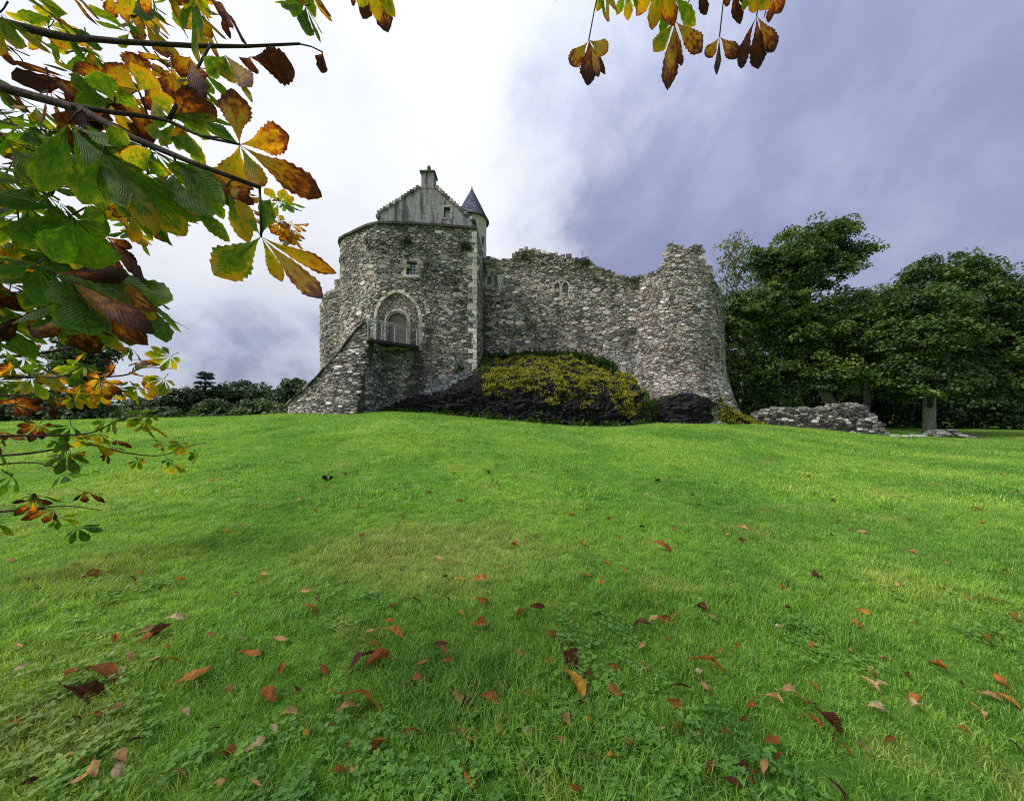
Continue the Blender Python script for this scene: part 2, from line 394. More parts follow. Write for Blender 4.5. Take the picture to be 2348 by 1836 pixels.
# ------------------------------------------------------------------ rubble masonry
def rubble(smin, smax, tmin, tmax, inside, sizes, aniso, rng, pack=.93):
    """pack stones of falling size into the (s,t) field, then give each its power cell"""
    rm = max(r for r, _ in sizes); cs = rm*1.02; grid = {}; pts = []
    area = (smax-smin)*(tmax-tmin); zs = rng.uniform(0, 50)
    for r0, dens in sizes:
        for _ in range(int(dens*area)):
            s = rng.uniform(smin, smax); t = rng.uniform(tmin, tmax)
            if not inside(s, t): continue
            zone = noise.noise((s*.55+zs, t*.75, 6.6))+.4*noise.noise((s*1.7, t*2.1, zs))
            if r0 > .19 and zone < .06 or .13 < r0 <= .19 and zone < -.22: continue
            r = r0*rng.uniform(.85, 1.15); x, y = s, t*aniso; gi, gj = int(x//cs), int(y//cs); ok = True
            for i in range(gi-2, gi+3):
                for j in range(gj-2, gj+3):
                    for (a, b, q) in grid.get((i, j), ()):
                        d = pack*(r+q)
                        if (a-x)**2+(b-y)**2 < d*d: ok = False; break
                    if not ok: break
                if not ok: break
            if ok: grid.setdefault((gi, gj), []).append((x, y, r)); pts.append((x, y, r))
    res = []
    for (x, y, r) in pts:
        h = r*1.75; poly = [(x-h, y-h), (x+h, y-h), (x+h, y+h), (x-h, y+h)]
        gi, gj = int(x//cs), int(y//cs); nb = []
        for i in range(gi-3, gi+4):
            for j in range(gj-3, gj+4):
                for q in grid.get((i, j), ()):
                    d2 = (q[0]-x)**2+(q[1]-y)**2
                    if 1e-9 < d2 < (h*1.42+q[2]*1.2)**2*1.3: nb.append((d2, q))
        nb.sort(key=lambda k: k[0])
        for d2, (a, b, q) in nb[:26]:
            nxv, nyv = a-x, b-y; k = (a*a+b*b-x*x-y*y-q*q+r*r)/2
            new = []; m = len(poly)
            for i in range(m):
                p0, p1 = poly[i], poly[(i+1) % m]
                f0 = p0[0]*nxv+p0[1]*nyv-k; f1 = p1[0]*nxv+p1[1]*nyv-k
                if f0 <= 0: new.append(p0)
                if f0*f1 < 0:
                    w = f0/(f0-f1); new.append((p0[0]+(p1[0]-p0[0])*w, p0[1]+(p1[1]-p0[1])*w))
            poly = new
            if len(poly) < 3: break
        if len(poly) < 3: continue
        poly = [(a, b/aniso) for a, b in poly]
        # drop nearly doubled corners
        cl = [p for i, p in enumerate(poly) if math.hypot(p[0]-poly[i-1][0], p[1]-poly[i-1][1]) > .018]
        if len(cl) < 3: continue
        A = .5*sum(cl[i-1][0]*cl[i][1]-cl[i][0]*cl[i-1][1] for i in range(len(cl)))
        if abs(A) < .003: continue
        res.append((cl if A > 0 else cl[::-1], abs(A)))
    return res
PAL_GREY = [((.40, .385, .36), 4), ((.27, .26, .24), 4), ((.31, .27, .24), 3), ((.33, .275, .255), 1.0), ((.50, .485, .455), 2.0), ((.115, .112, .113), 1.7), ((.17, .165, .16), 3), ((.66, .64, .61), .55), ((.11, .12, .165), .3)]
PAL_PINK = [((.36, .31, .285), 3), ((.33, .25, .235), 3), ((.27, .22, .21), 2), ((.42, .38, .35), 2), ((.14, .125, .125), 1), ((.24, .23, .22), 2)]
PAL_DARK = [((.20, .195, .185), 4), ((.13, .125, .12), 4), ((.28, .27, .25), 3), ((.50, .49, .46), 1.8), ((.07, .068, .07), 3), ((.64, .63, .59), 1.0)]
def pick(pal, rng, g=1.0):
    tot = sum(w for _, w in pal); x = rng.uniform(0, tot)
    for c, w in pal:
        x -= w
        if x <= 0: break
    k = rng.uniform(.8, 1.2)*g*1.14
    return tuple(max(.01, ch*k*q*rng.uniform(.97, 1.03)) for ch, q in zip(c, (1.07, 1.0, .965)))
class Stones:
    """collects the stones of one thing: the 300 that show largest become parts, the rest one joined part"""
    def __init__(s): s.items = []
    def patch(s, polys, f, colf, rng, h0=0.0, relief=(.018, .10), gap=.019, scale=1.0):
        for poly, A in polys:
            cx = sum(p[0] for p in poly)/len(poly); cy_ = sum(p[1] for p in poly)/len(poly)
            big = A > .035
            pts = []
            for i, p in enumerate(poly):
                d = math.hypot(p[0]-cx, p[1]-cy_); k = max(.55, 1-gap/d) if d > 1e-6 else 1
                q = (cx+(p[0]-cx)*k, cy_+(p[1]-cy_)*k); pts.append(q)
            if big or len(pts) < 5:
                n = len(pts); cc = []
                for i in range(n):
                    a, b, c = pts[i-1], pts[i], pts[(i+1) % n]; w = .2
                    cc += [(b[0]+(a[0]-b[0])*w, b[1]+(a[1]-b[1])*w), (b[0]+(c[0]-b[0])*w, b[1]+(c[1]-b[1])*w)]
                pts = cc
            pts = [(a+rng.uniform(-.006, .006), b+rng.uniform(-.006, .006)) for a, b in pts]
            n = len(pts); h = rng.uniform(*relief)*(1.0 if big else .8)*(.75+.55*noise.noise((cx*.5, cy_*.5, 12))); tx, ty = rng.uniform(-.09, .09), rng.uniform(-.10, .06)
            V = []
            for (a, b) in pts: V.append(f(a, b, h0-.07))
            for (a, b) in pts: V.append(f(a, b, h0+h*.72+tx*(a-cx)+ty*(b-cy_)+rng.uniform(-.007, .007)))
            for (a, b) in pts:
                k = rng.uniform(.80, .92); V.append(f(cx+(a-cx)*k, cy_+(b-cy_)*k, h0+h+tx*(a-cx)+ty*(b-cy_)+rng.uniform(-.008, .008)))
            V.append(f(cx+rng.uniform(-.02, .02), cy_, h0+h*1.05))
            F = []
            for i in range(n):
                j = (i+1) % n
                F += [(i, j, n+j, n+i), (n+i, n+j, 2*n+j, 2*n+i), (2*n+i, 2*n+j, 3*n)]
            s.items.append((A*scale, V, F, colf(cx, cy_, A)))
    def add(s, V, F, c, A=.001): s.items.append((A, V, F, c))
    def emit(s, parent, mat, nparts=300, name='stone', rest='rubble_stones'):
        s.items.sort(key=lambda k: -k[0])
        for A, V, F, c in s.items[:nparts]:
            V = np.array(V); o = mk(name, V, F, mat, parent, col=c, smooth=False, origin=V.mean(0))
        if len(s.items) > nparts:
            mb = MB()
            for A, V, F, c in s.items[nparts:]: mb.add(V, F, c)
            o = mb.build(rest, mat, parent, smooth=False); o['kind'] = 'stuff'
class CurveWall:
    def __init__(s, pts, straight=False):
        s.step = .05
        if straight:
            a, b = (np.asarray(p, float) for p in (pts[0], pts[-1])); L = np.linalg.norm(b-a); n = int(round(L/s.step))+1
            s.p = np.array([a+(b-a)*k/(n-1) for k in range(n)]); s.L = L
        else: s.p, s.L = spline(pts, s.step)
        s.step = s.L/(len(s.p)-1); d = np.gradient(s.p, axis=0); d /= np.linalg.norm(d, axis=1)[:, None]
        s.n = np.stack([d[:, 1], -d[:, 0]], 1); s.d = d
        s.pl = s.p.tolist(); s.nl = s.n.tolist(); s.dl = d.tolist()
    def f(s, a, t, h):
        x = min(max(a/s.step, 0), len(s.pl)-1.0001); i = int(x); w = x-i; p0, p1, n0, n1 = s.pl[i], s.pl[i+1], s.nl[i], s.nl[i+1]
        e = a-min(max(a, 0), s.L); dd = s.dl[i]
        return (p0[0]+(p1[0]-p0[0])*w+(n0[0]+(n1[0]-n0[0])*w)*h+dd[0]*e, p0[1]+(p1[1]-p0[1])*w+(n0[1]+(n1[1]-n0[1])*w)*h+dd[1]*e, t)
    def s_of(s, u):
        k = (u-CU)/FPX; r = s.p[:, 0]/s.p[:, 1]; i = int(np.argmin(np.abs(r-k)+1e-4*s.p[:, 1])); return i*s.step
    def at(s, u, v):
        a = s.s_of(u); i = int(round(a/s.step)); return a, EYE+(HV-v)/FPX*s.p[i, 1]
def core(f, s0, s1, tbot, ttop, thick, cell=.12, skip=None, h0=-.03, amp=.02, ends=True):
    """the mortared heart of a wall: front skin, top, back and ends"""
    ns = max(2, int((s1-s0)/cell)); ss = [s0+(s1-s0)*i/ns for i in range(ns+1)]
    tm = max(ttop(a) for a in ss); nt_ = max(2, int((tm-tbot)/cell)); V = []; F = []
    for a in ss:
        T = ttop(a)
        for k in range(nt_+1):
            t = tbot+(T-tbot)*k/nt_; V.append(f(a, t, h0+amp*noise.noise((a*3, t*3, 1.7))))
    n1 = nt_+1
    for i in range(ns):
        for k in range(nt_):
            if skip and skip((ss[i]+ss[i+1])/2, tbot+(ttop((ss[i]+ss[i+1])/2)-tbot)*(k+.5)/nt_): continue
            F.append((i*n1+k, (i+1)*n1+k, (i+1)*n1+k+1, i*n1+k+1))
    b = len(V)
    for a in ss: V.append(f(a, ttop(a)-.02, -thick)); V.append(f(a, tbot, -thick))
    for i in range(ns):
        F.append((i*n1+nt_, (i+1)*n1+nt_, b+2*(i+1), b+2*i)); F.append((b+2*i, b+2*(i+1), b+2*(i+1)+1, b+2*i+1))
    if ends:
        F.append((0, nt_, b, b+1)); j = ns*n1; F.append((j, b+2*ns+1, b+2*ns, j+nt_))
    return V, F
def piece(f, poly, h0, h1, c, mb=None, bev=.02):
    """a dressed block: an outline in (s,t) from depth h0 out to h1, with softened front edges"""
    cx = sum(p[0] for p in poly)/len(poly); cy_ = sum(p[1] for p in poly)/len(poly); n = len(poly)
    def sh(d): return [(cx+(p[0]-cx)*max(.5, 1-d/max(1e-3, math.hypot(p[0]-cx, p[1]-cy_))), cy_+(p[1]-cy_)*max(.5, 1-d/max(1e-3, math.hypot(p[0]-cx, p[1]-cy_)))) for p in poly]
    V = [f(a, b, h0) for a, b in sh(.008)]+[f(a, b, h1-bev) for a, b in sh(.008)]+[f(a, b, h1) for a, b in sh(.008+bev)]
    F = [tuple(2*n+i for i in range(n)), tuple(range(n))[::-1]]
    for i in range(n):
        j = (i+1) % n; F += [(i, j, n+j, n+i), (n+i, n+j, 2*n+j, 2*n+i)]
    return V, F
def block(name, f, poly, h0, h1, c, mat, parent, bev=.02):
    V, F = piece(f, poly, h0, h1, c, bev=bev); return mk(name, V, F, mat, parent, col=c, origin=np.mean(np.array(V), 0))
def rect(a0, a1, b0, b1, rng=None, j=.012):
    if rng is None: return [(a0, b0), (a1, b0), (a1, b1), (a0, b1)]
    q = lambda: rng.uniform(-j, j)
    return [(a0+q(), b0+q()), (a1+q(), b0+q()), (a1+q(), b1+q()), (a0+q(), b1+q())]
PALE = (.52, .49, .44)
def pale(rng, k=1.0):
    c = rng.choice([(.62, .565, .50), (.54, .485, .43), (.54, .445, .39), (.68, .63, .565)]); g = rng.uniform(.85, 1.12)*k; return tuple(x*g for x in c)
SIZES = [(.34, 1.5), (.24, 12), (.155, 45), (.105, 150), (.072, 260)]

# ================================================================== the gatehouse
rng = random.Random(11)
GW = CurveWall([(-12.2, 25.4), (-12.15, 24.0), (-11.65, 22.95), (-10.6, 22.25), (-9.5, 21.55), (-8.7, 21.12), (-7.8, 21.0), (-6.2, 21.12), (-4.2, 21.38), (-2.3, 21.65)])
GTOP = 13.2
gate = thing('gatehouse', (-7.0, 22.5, 1.2), 'tall rubble stone gatehouse with pointed arch doorway and curved corner', 'gatehouse')
# openings
wa0, wz1 = GW.at(933, 598); wa1, wz0 = GW.at(957, 632)
al, _ = GW.at(858, 735); ar, zsp = GW.at(967, 733); am, zap = GW.at(912, 663)
am = (al+ar)/2
def arch_outline(a0, a1, zs, za, zb, n=9):
    """pointed arch: left base up, over the apex and down the right jamb"""
    m = (a0+a1)/2; w = (a1-a0)/2; h = za-zs; pts = [(a0, zb)]
    rad = (h*h+w*w)/(2*w); cl = a0+rad; cr = a1-rad; th = math.atan2(h, m-cl)
    L = []
    for i in range(n+1):
        q = math.pi+(th-math.pi)*i/n if th > 0 else math.pi; L.append((cl+rad*math.cos(q), zs+rad*math.sin(q)))
    Rr = [(a0+a1-x, z) for x, z in L[:-1]][::-1]
    return pts+L+Rr+[(a1, zb)]
def in_poly(x, y, poly):
    c = False; j = len(poly)-1
    for i in range(len(poly)):
        xi, yi = poly[i]; xj, yj = poly[j]
        if (yi > y) != (yj > y) and x < (xj-xi)*(y-yi)/(yj-yi)+xi: c = not c
        j = i
    return c
ZPLAT = 5.56
ARCH_OUT = arch_outline(al, ar, zsp, zap, ZPLAT-.35); ARCH_IN = arch_outline(al+.2, ar-.2, zsp, zap-.22, ZPLAT-.35)
da0, _ = GW.at(887, 760); da1, _ = GW.at(934, 760); dw = da1-da0; dm = (da0+da1)/2; dtop = 7.62
def round_arch(a0, a1, zt, zb, n=10):
    m, w = (a0+a1)/2, (a1-a0)/2; zs = zt-w
    return [(a0, zb)]+[(m-w*math.cos(math.pi*i/n), zs+w*math.sin(math.pi*i/n)) for i in range(n+1)]+[(a1, zb)]
DOOR = round_arch(da0, da1, dtop, ZPLAT)
DOOR_S = round_arch(da0-.19, da1+.19, dtop+.21, ZPLAT)
def win_skip(a, t, e=0): return wa0-e < a < wa1+e and wz0-e < t < wz1+e
def gskip(a, t): return win_skip(a, t) or in_poly(a, t, ARCH_IN)
V, F = core(GW.f, 0, GW.L, .6, lambda a: GTOP-.12, 1.3, .1, gskip)
mk('wall_core', V, F, M_MORTAR, gate)
V, F = core(GW.f, al-.3, ar+.3, ZPLAT-.4, lambda a: zap+.1, .9, .1, lambda a, t: in_poly(a, t, DOOR), h0=-.14)
mk('doorway_infill', V, F, M_MORTAR, gate)
V, F = core(GW.f, 0, .1, .6, lambda a: 1, .1)
S = Stones()
qz = [(1, 0)]
def gin(a, t):
    if a > GW.L-.28 and t < 13: return False
    if win_skip(a, t, .13) or in_poly(a, t, [(al-.05, 5.0)]+ARCH_OUT[1:-1]+[(ar+.05, 5.0)]): return False
    return True
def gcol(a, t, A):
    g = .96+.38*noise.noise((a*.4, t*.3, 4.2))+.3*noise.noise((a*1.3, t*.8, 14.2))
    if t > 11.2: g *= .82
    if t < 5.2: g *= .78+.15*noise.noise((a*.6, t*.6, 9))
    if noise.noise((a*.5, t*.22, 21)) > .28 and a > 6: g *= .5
    c = pick(PAL_GREY, rng, g*1.05)
    u, v = uv_of(GW.f(a, t, 0))
    if abs((v-872)+.75*(u-1035)) < 24+16*noise.noise((a*2, t*2, 3)) and 975 < u < 1092: c = tuple(.5*x+.25 for x in c)
    return c
S.patch(rubble(0, GW.L, .7, GTOP-.12, gin, SIZES, 1.95, rng), GW.f, gcol, rng)
S.patch(rubble(al+.1, ar-.1, ZPLAT-.2, zap-.05, lambda a, t: in_poly(a, t, ARCH_IN) and not in_poly(a, t, DOOR_S), [(.17, 60), (.11, 200), (.075, 260)], 1.5, rng), GW.f, lambda a, t, A: pick(PAL_PINK, rng, 1.3), rng, h0=-.12, relief=(.015, .035), scale=.5)
# right-hand return of the gatehouse
GR = CurveWall([(-2.3, 21.72), (-2.12, 24.5)], True)
V, F = core(GR.f, 0, GR.L, .6, lambda a: GTOP-.12, .8, .2); mk('return_core', V, F, M_MORTAR, gate)
S.patch(rubble(.35, GR.L, 1.2, GTOP-.12, lambda a, t: True, [(.26, 8), (.17, 40), (.11, 120)], 1.75, rng), GR.f, lambda a, t, A: pick(PAL_GREY, rng, .9), rng, scale=.2)
S.emit(gate, M_STONE, 300)
# quoins: long and short dressed stones up the corner
z = 2.6; k = 0
while z < 12.9:
    h = rng.uniform(.26, .46); w = rng.choice([.30, .34, .55, .62]) if k % 2 else rng.uniform(.24, .34)
    c = pale(rng, 1.35); V, F = box_vf((0, 0, 0), w, .6, h-.02, bev=.022)
    x, y, _ = GW.f(GW.L-w/2+.04, 0, 0); d = GW.dl[-1]; n = GW.nl[-1]
    cen = np.array((x-n[0]*.24, y-n[1]*.24, z+h/2))
    V = [cen+np.array((d[0], d[1], 0))*v[0]-np.array((n[0], n[1], 0))*v[1]+np.array((0, 0, v[2])) for v in V]
    mk('quoin', V, F, M_DRESS, gate, col=c, origin=cen); z += h; k += 1
# coping slabs along the wall head
a = 0.0
while a < GW.L-.05:
    w = min(rng.uniform(.5, .95), GW.L+.06-a); block('coping_slab', lambda s, t, hh: GW.f(s, t, hh), rect(a, a+w-.012, GTOP-.1, GTOP+.05+rng.uniform(-.012, .012)), -1.3, .17+rng.uniform(-.015, .015), (.3, .3, .3), M_COPE, gate, .015); a += w
# pointed arch: voussoirs and the jamb stones below them
def band(outer, inner, nst, h0, h1, name, skip_ends=1, k=1.0):
    def walk(poly):
        p = np.array(poly[1:-1]); L = np.concatenate([[0], np.cumsum(np.linalg.norm(np.diff(p, axis=0), axis=1))]); return p, L
    po, Lo = walk(outer); pi_, Li = walk(inner)
    pt = lambda p, L, w: (float(np.interp(w*L[-1], L, p[:, 0])), float(np.interp(w*L[-1], L, p[:, 1])))
    cuts = [0]+[(i+rng.uniform(-.18, .18))/nst for i in range(1, nst)]+[1]
    for i in range(nst):
        w0, w1 = cuts[i], cuts[i+1]; wm = (w0+w1)/2
        poly = [pt(pi_, Li, w0), pt(po, Lo, w0), pt(po, Lo, wm), pt(po, Lo, w1), pt(pi_, Li, w1), pt(pi_, Li, wm)]
        block(name, GW.f, poly[::-1], h0, h1+rng.uniform(-.012, .012), pale(rng, k), M_DRESS, gate, .018)
band(ARCH_OUT, ARCH_IN, 21, -.26, .075, 'voussoir', k=1.25)
for side in (0, 1):
    z = zsp; k = 0
    while z > (ZPLAT-.3 if side else ZPLAT+.2):
        h = rng.uniform(.2, .36); w = rng.uniform(.2, .24) if k % 2 == 0 else rng.uniform(.3, .42)
        if side: block('jamb_stone', GW.f, rect(ar-.2, ar-.2+w, z-h, z, rng), -.26, .06+rng.uniform(-.01, .02), pale(rng, 1.25), M_DRESS, gate)
        else: block('jamb_stone', GW.f, rect(al+.2-.21, al+.2, z-h, z, rng), -.26, .06, pale(rng, .85), M_DRESS, gate)
        z -= h; k += 1
# inner round-headed doorway: moulded surround in two orders, boarded door
band(DOOR_S, [(a if i else a, b) for i, (a, b) in enumerate(round_arch(da0-.085, da1+.085, dtop+.1, ZPLAT))], 9, -.28, -.02, 'door_voussoir', k=1.15)
band(round_arch(da0-.085, da1+.085, dtop+.1, ZPLAT), DOOR, 9, -.40, -.09, 'door_voussoir', k=1.05)
for sx, a0, a1 in ((0, da0-.19, da0-.085), (1, da1+.085, da1+.19), (2, da0-.085, da0), (3, da1, da1+.085)):
    z = ZPLAT
    while z < dtop-dw/2-.02:
        h = min(rng.uniform(.3, .45), dtop-dw/2-z); block('door_jamb', GW.f, rect(a0, a1, z, z+h), -.40, (-.02 if sx < 2 else -.09)+rng.uniform(-.005, .005), pale(rng, .95 if sx < 2 else .85), M_DRESS, gate, .015); z += h
nb = 8
door = block('door', GW.f, DOOR, -.42, -.32, (.2, .15, .12), M_WOOD, gate, .005)
for i in range(nb):
    a0 = da0+dw*i/nb; a1 = da0+dw*(i+1)/nb-.012
    zt = lambda a: dtop-dw/2+math.sqrt(max(0, (dw/2)**2-(a-dm)**2))-.01
    block('plank', GW.f, [(a0, ZPLAT+.01), (a1, ZPLAT+.01), (a1, zt(a1)), ((a0+a1)/2, zt((a0+a1)/2)), (a0, zt(a0))], -.32, -.285+rng.uniform(-.004, .004), (.2, .15, .12), M_WOOD, door, .006)
mb = MB()
for i in range(nb):
    for j in range(9):
        a = da0+dw*(i+.5)/nb; zz = ZPLAT+.18+j*.21
        if zz < dtop-dw/2+math.sqrt(max(0, (dw/2)**2-(a-dm)**2))-.06:
            c = np.array(GW.f(a, zz, -.275)); V, F = box_vf(c, .03, .03, .03, bev=.01); mb.add(V, F)
o = mb.build('iron_studs', M_LEAD, door); o['kind'] = 'stuff'
V, F = tube_vf([GW.f(dm+.12, ZPLAT+.98+.09*math.sin(q*math.pi/5), -.34-.0*q) if False else GW.f(dm+.12+.05*math.cos(q*math.pi/5), ZPLAT+.95+.05*math.sin(q*math.pi/5), -.265) for q in range(11)], [.009]*11, 6); mk('ring_handle', V, F, M_LEAD, door)
# barred sash window over the door
win = block('window', GW.f, rect(wa0-.05, wa1+.05, wz0-.05, wz1+.05), -.42, -.30, (.1, .1, .1), M_LEAD, gate, .005)
nc, nr = 3, 4
for i in range(nc):
    for j in range(nr):
        a0 = wa0+.05+(wa1-wa0-.10)*i/nc; a1 = wa0+.05+(wa1-wa0-.10)*(i+1)/nc; b0 = wz0+.05+(wz1-wz0-.1)*j/nr; b1 = wz0+.05+(wz1-wz0-.1)*(j+1)/nr
        block('pane', GW.f, rect(a0+.014, a1-.014, b0+.014, b1-.014), -.30, -.285+rng.uniform(-.003, .003), (1, 1, 1), M_GLASS, win, .001)
for i in range(1, nc):
    a0 = wa0+.05+(wa1-wa0-.10)*i/nc; block('glazing_bar', GW.f, rect(a0-.013, a0+.013, wz0+.05, wz1-.05), -.30, -.255, (1, 1, 1), M_CREAMPAINT, win, .004)
for j in range(1, nr):
    b0 = wz0+.05+(wz1-wz0-.1)*j/nr; e = .02 if j == 2 else .012; block('glazing_bar', GW.f, rect(wa0+.05, wa1-.05, b0-e, b0+e), -.30, -.258, (1, 1, 1), M_CREAMPAINT, win, .004)
for a0, a1, b0, b1 in ((wa0, wa0+.05, wz0, wz1), (wa1-.05, wa1, wz0, wz1), (wa0+.05, wa1-.05, wz0, wz0+.05), (wa0+.05, wa1-.05, wz1-.05, wz1)):
    block('sash_frame', GW.f, rect(a0, a1, b0, b1), -.30, -.24, (1, 1, 1), M_CREAMPAINT, win, .006)
block('lintel', GW.f, rect(wa0-.2, wa1+.22, wz1, wz1+.17, rng), -.32, .05, pale(rng, 1.0), M_DRESS, gate)
block('sill', GW.f, rect(wa0-.22, wa1+.18, wz0-.14, wz0, rng), -.32, .09, pale(rng, 1.1), M_DRESS, gate)
for sd, ws in ((0, (.34, .16, .22)), (1, (.18, .28, .34))):
    for k in range(3):
        b0 = wz0+(wz1-wz0)*k/3; b1 = wz0+(wz1-wz0)*(k+1)/3; w = ws[k]
        block('jamb_stone', GW.f, rect(wa0-w, wa0, b0, b1, rng, .008) if sd == 0 else rect(wa1, wa1+w, b0, b1, rng, .008), -.32, .045, pale(rng, 1.15) if not (sd and k == 2) else (.55, .47, .30), M_DRESS, gate)

# ================================================================== far left corner of the castle
rng = random.Random(12)
LW = CurveWall([(-15.6, 28.2), (-15.25, 26.75), (-14.4, 25.75), (-13.2, 25.3), (-11.8, 25.1)])
ltab = sorted([(LW.at(u, v)[0], LW.at(u, v)[1]) for u, v in ((738, 692), (742, 675), (752, 666), (768, 659), (770, 642), (784, 639))])
lx = [a for a, _ in ltab]; lz = [b for _, b in ltab]
ltop = lambda a: float(np.interp(a, lx, lz))+.06*noise.noise((a*4, 0, 3))
left = thing('corner_wall', (-14, 26.5, 1), 'ragged rubble wall standing back behind the gatehouse, above the stair', 'castle wall')
V, F = core(LW.f, 0, LW.L, .4, lambda a: ltop(a)-.1, 1.4, .2); mk('wall_core', V, F, M_MORTAR, left)
S = Stones(); S.patch(rubble(0, LW.L, .6, 11.8, lambda a, t: t < ltop(a)-.08, [(.2, 8), (.14, 50), (.105, 150)], 2.2, rng), LW.f, lambda a, t, A: pick(PAL_GREY, rng, 1.0), rng)
S.emit(left, M_STONE, 300)

# ================================================================== forestair up to the door
rng = random.Random(13)
stair = thing('forestair', (-10.5, 20.2, 1.1), 'rubble stone outside stair with sloping parapet climbing to the door', 'stair')
FA = CurveWall([(-13.75, 21.1), (-13.3, 20.35), (-11.4, 19.65), (-9.6, 19.15), (-8.3, 18.95)])
sp = [(663, 929), (690, 904), (712, 885), (735, 862), (757, 835), (781, 808), (800, 782), (822, 755), (838, 740)]
sx_ = [FA.s_of(u) for u, v in sp]; sz_ = [FA.at(u, v)[1] for u, v in sp]
stop = lambda a: float(np.interp(a, sx_, sz_))
bat = lambda t: max(0.0, (5.0-t))*.035
fa = lambda a, t, h: FA.f(a, t, h+bat(t))
V, F = core(fa, 0, FA.L, .5, lambda a: stop(a)-.03, .5, .15); mk('parapet_core', V, F, M_MORTAR, stair)
S = Stones(); S.patch(rubble(0, FA.L, .6, 7.0, lambda a, t: t < stop(a)-.03, [(.15, 16), (.11, 80), (.08, 240)], 2.3, rng), fa, lambda a, t, A: pick(PAL_GREY, rng, 1.08), rng)
FE = CurveWall([(-8.3, 18.95), (-8.05, 21.1)], True)
fe = lambda a, t, h: FE.f(a, t, h+bat(t)*.8)
V, F = core(fe, 0, FE.L, .5, lambda a: ZPLAT-.22-.0*a, .5, .15); mk('end_core', V, F, M_MORTAR, stair)
S.patch(rubble(0, FE.L, .6, ZPLAT-.3, lambda a, t: True, [(.15, 16), (.11, 80), (.08, 240)], 2.3, rng), fe, lambda a, t, A: pick(PAL_DARK, rng, 1.15), rng)
# buttress leaning on the head of the stair
b0, b1 = FA.s_of(779), FA.L+.06
bt = lambda t: max(0., min(1., (5.1-t)/3.6))
fb = lambda a, t, h: FA.f(a, t, h+.04+.8*bt(t)+bat(t)*.6)
btop = lambda a: 4.6+1.0*sstep(a, b0, b1)
V, F = core(fb, b0, b1, .5, btop, .9, .15); mk('buttress_core', V, F, M_MORTAR, stair)
S.patch(rubble(b0, b1, .6, 5.6, lambda a, t: t < btop(a), [(.2, 10), (.14, 60), (.09, 220)], 2.7, rng), fb, lambda a, t, A: pick(PAL_DARK, rng, 1.2), rng)
S.emit(stair, M_STONE, 300)
a = .25
while a < FA.L:         # coping stones along the sloping parapet
    w = rng.uniform(.32, .55); a1 = min(a+w, FA.L); block('coping_stone', fa, [(a, stop(a)-.04), (a1-.012, stop(a1)-.04), (a1-.012, stop(a1)+.06), (a, stop(a)+.06)], -.48, .15+rng.uniform(-.02, .02), pick(PAL_DARK, rng, .45), M_STONE, stair, .02); a = a1
for k in range(15):     # treads behind the parapet
    w = k/14; a0 = .5+(FA.L-1.1)*k/15; x0, y0, _ = FA.f(a0, 0, -.5); x1, y1, _ = FA.f(a0+(FA.L-1.1)/15, 0, -.5); zt = max(1.25, stop(a0)-.95)
    x2, y2 = x1+.2, y1+1.25; x3, y3 = x0+.2, y0+1.25
    V = [(x0, y0, .5), (x1, y1, .5), (x2, y2, .5), (x3, y3, .5), (x0, y0, zt), (x1, y1, zt), (x2, y2, zt), (x3, y3, zt)]
    mk('step', V, [(0, 3, 2, 1), (4, 5, 6, 7), (0, 1, 5, 4), (1, 2, 6, 5), (2, 3, 7, 6), (3, 0, 4, 7)], M_DRESS, stair, col=(.3, .29, .27))

# ================================================================== balcony landing at the door
balc = thing('balcony', (-7.2, 20.3, ZPLAT), 'dark steel balcony landing with glass balustrade in front of the arched door', 'balcony')
A0 = np.array((-8.12, 18.86)); A1 = np.array((-5.92, 21.02)); Bk1 = np.array((-5.75, 21.25)); Bk0 = np.array((-8.2, 21.15)); A00 = np.array((-8.55, 19.2))
pg = [A00, A0, A1, Bk1, Bk0]
def prism(pg, z0, z1):
    n = len(pg); V = [(*p, z0) for p in pg]+[(*p, z1) for p in pg]
    return V, [tuple(range(n))[::-1], tuple(range(n, 2*n))]+[(i, (i+1) % n, n+(i+1) % n, n+i) for i in range(n)]
V, F = prism(pg, ZPLAT-.10, ZPLAT-.02); mk('deck', V, F, M_STEEL, balc)
dv = (A1-A0)/np.linalg.norm(A1-A0); nv = np.array((dv[1], -dv[0])); LB = np.linalg.norm(A1-A0)
d3 = (*dv, 0); n3_ = (*nv, 0)
def along(w, z, off=0.0): q = A0+dv*LB*w+nv*off; return np.array((q[0], q[1], z))
V, F = box_vf(along(.5, ZPLAT-.115, .035), LB+.06, .06, .19, d3, n3_, bev=.008); mk('edge_beam', V, F, M_STEEL, balc)
V, F = box_vf(along(.5, ZPLAT-.19, .06), LB+.06, .12, .02, d3, n3_); mk('beam_flange', V, F, M_STEEL, balc)
ws = [.012, .27, .52, .77, .988]
for w in ws:
    V, F = box_vf(along(w, ZPLAT+.5, .0), .055, .055, 1.04, d3, n3_, bev=.006); mk('post', V, F, M_RAIL, balc, origin=along(w, ZPLAT))
V, F = tube_vf([along(w, ZPLAT+1.06, .0) for w in (-.01, .5, 1.01)], [.034]*3, 8); mk('handrail', V, F, M_RAIL, balc, smooth=True)
V, F = box_vf(along(.5, ZPLAT+.95, .0), LB, .025, .03, d3, n3_); mk('rail', V, F, M_RAIL, balc)
for i in range(4):
    w0, w1 = ws[i], ws[i+1]; V, F = box_vf(along((w0+w1)/2, ZPLAT+.49, .0), LB*(w1-w0)-.07, .012, .86, d3, n3_); mk('glass_panel', V, F, M_CLEAR, balc)
V, F = tube_vf([(*A0, ZPLAT+1.06), (*A00, ZPLAT+1.06), (-8.9, 19.3, ZPLAT+.9)], [.026]*3, 8); mk('handrail', V, F, M_STEEL, balc)
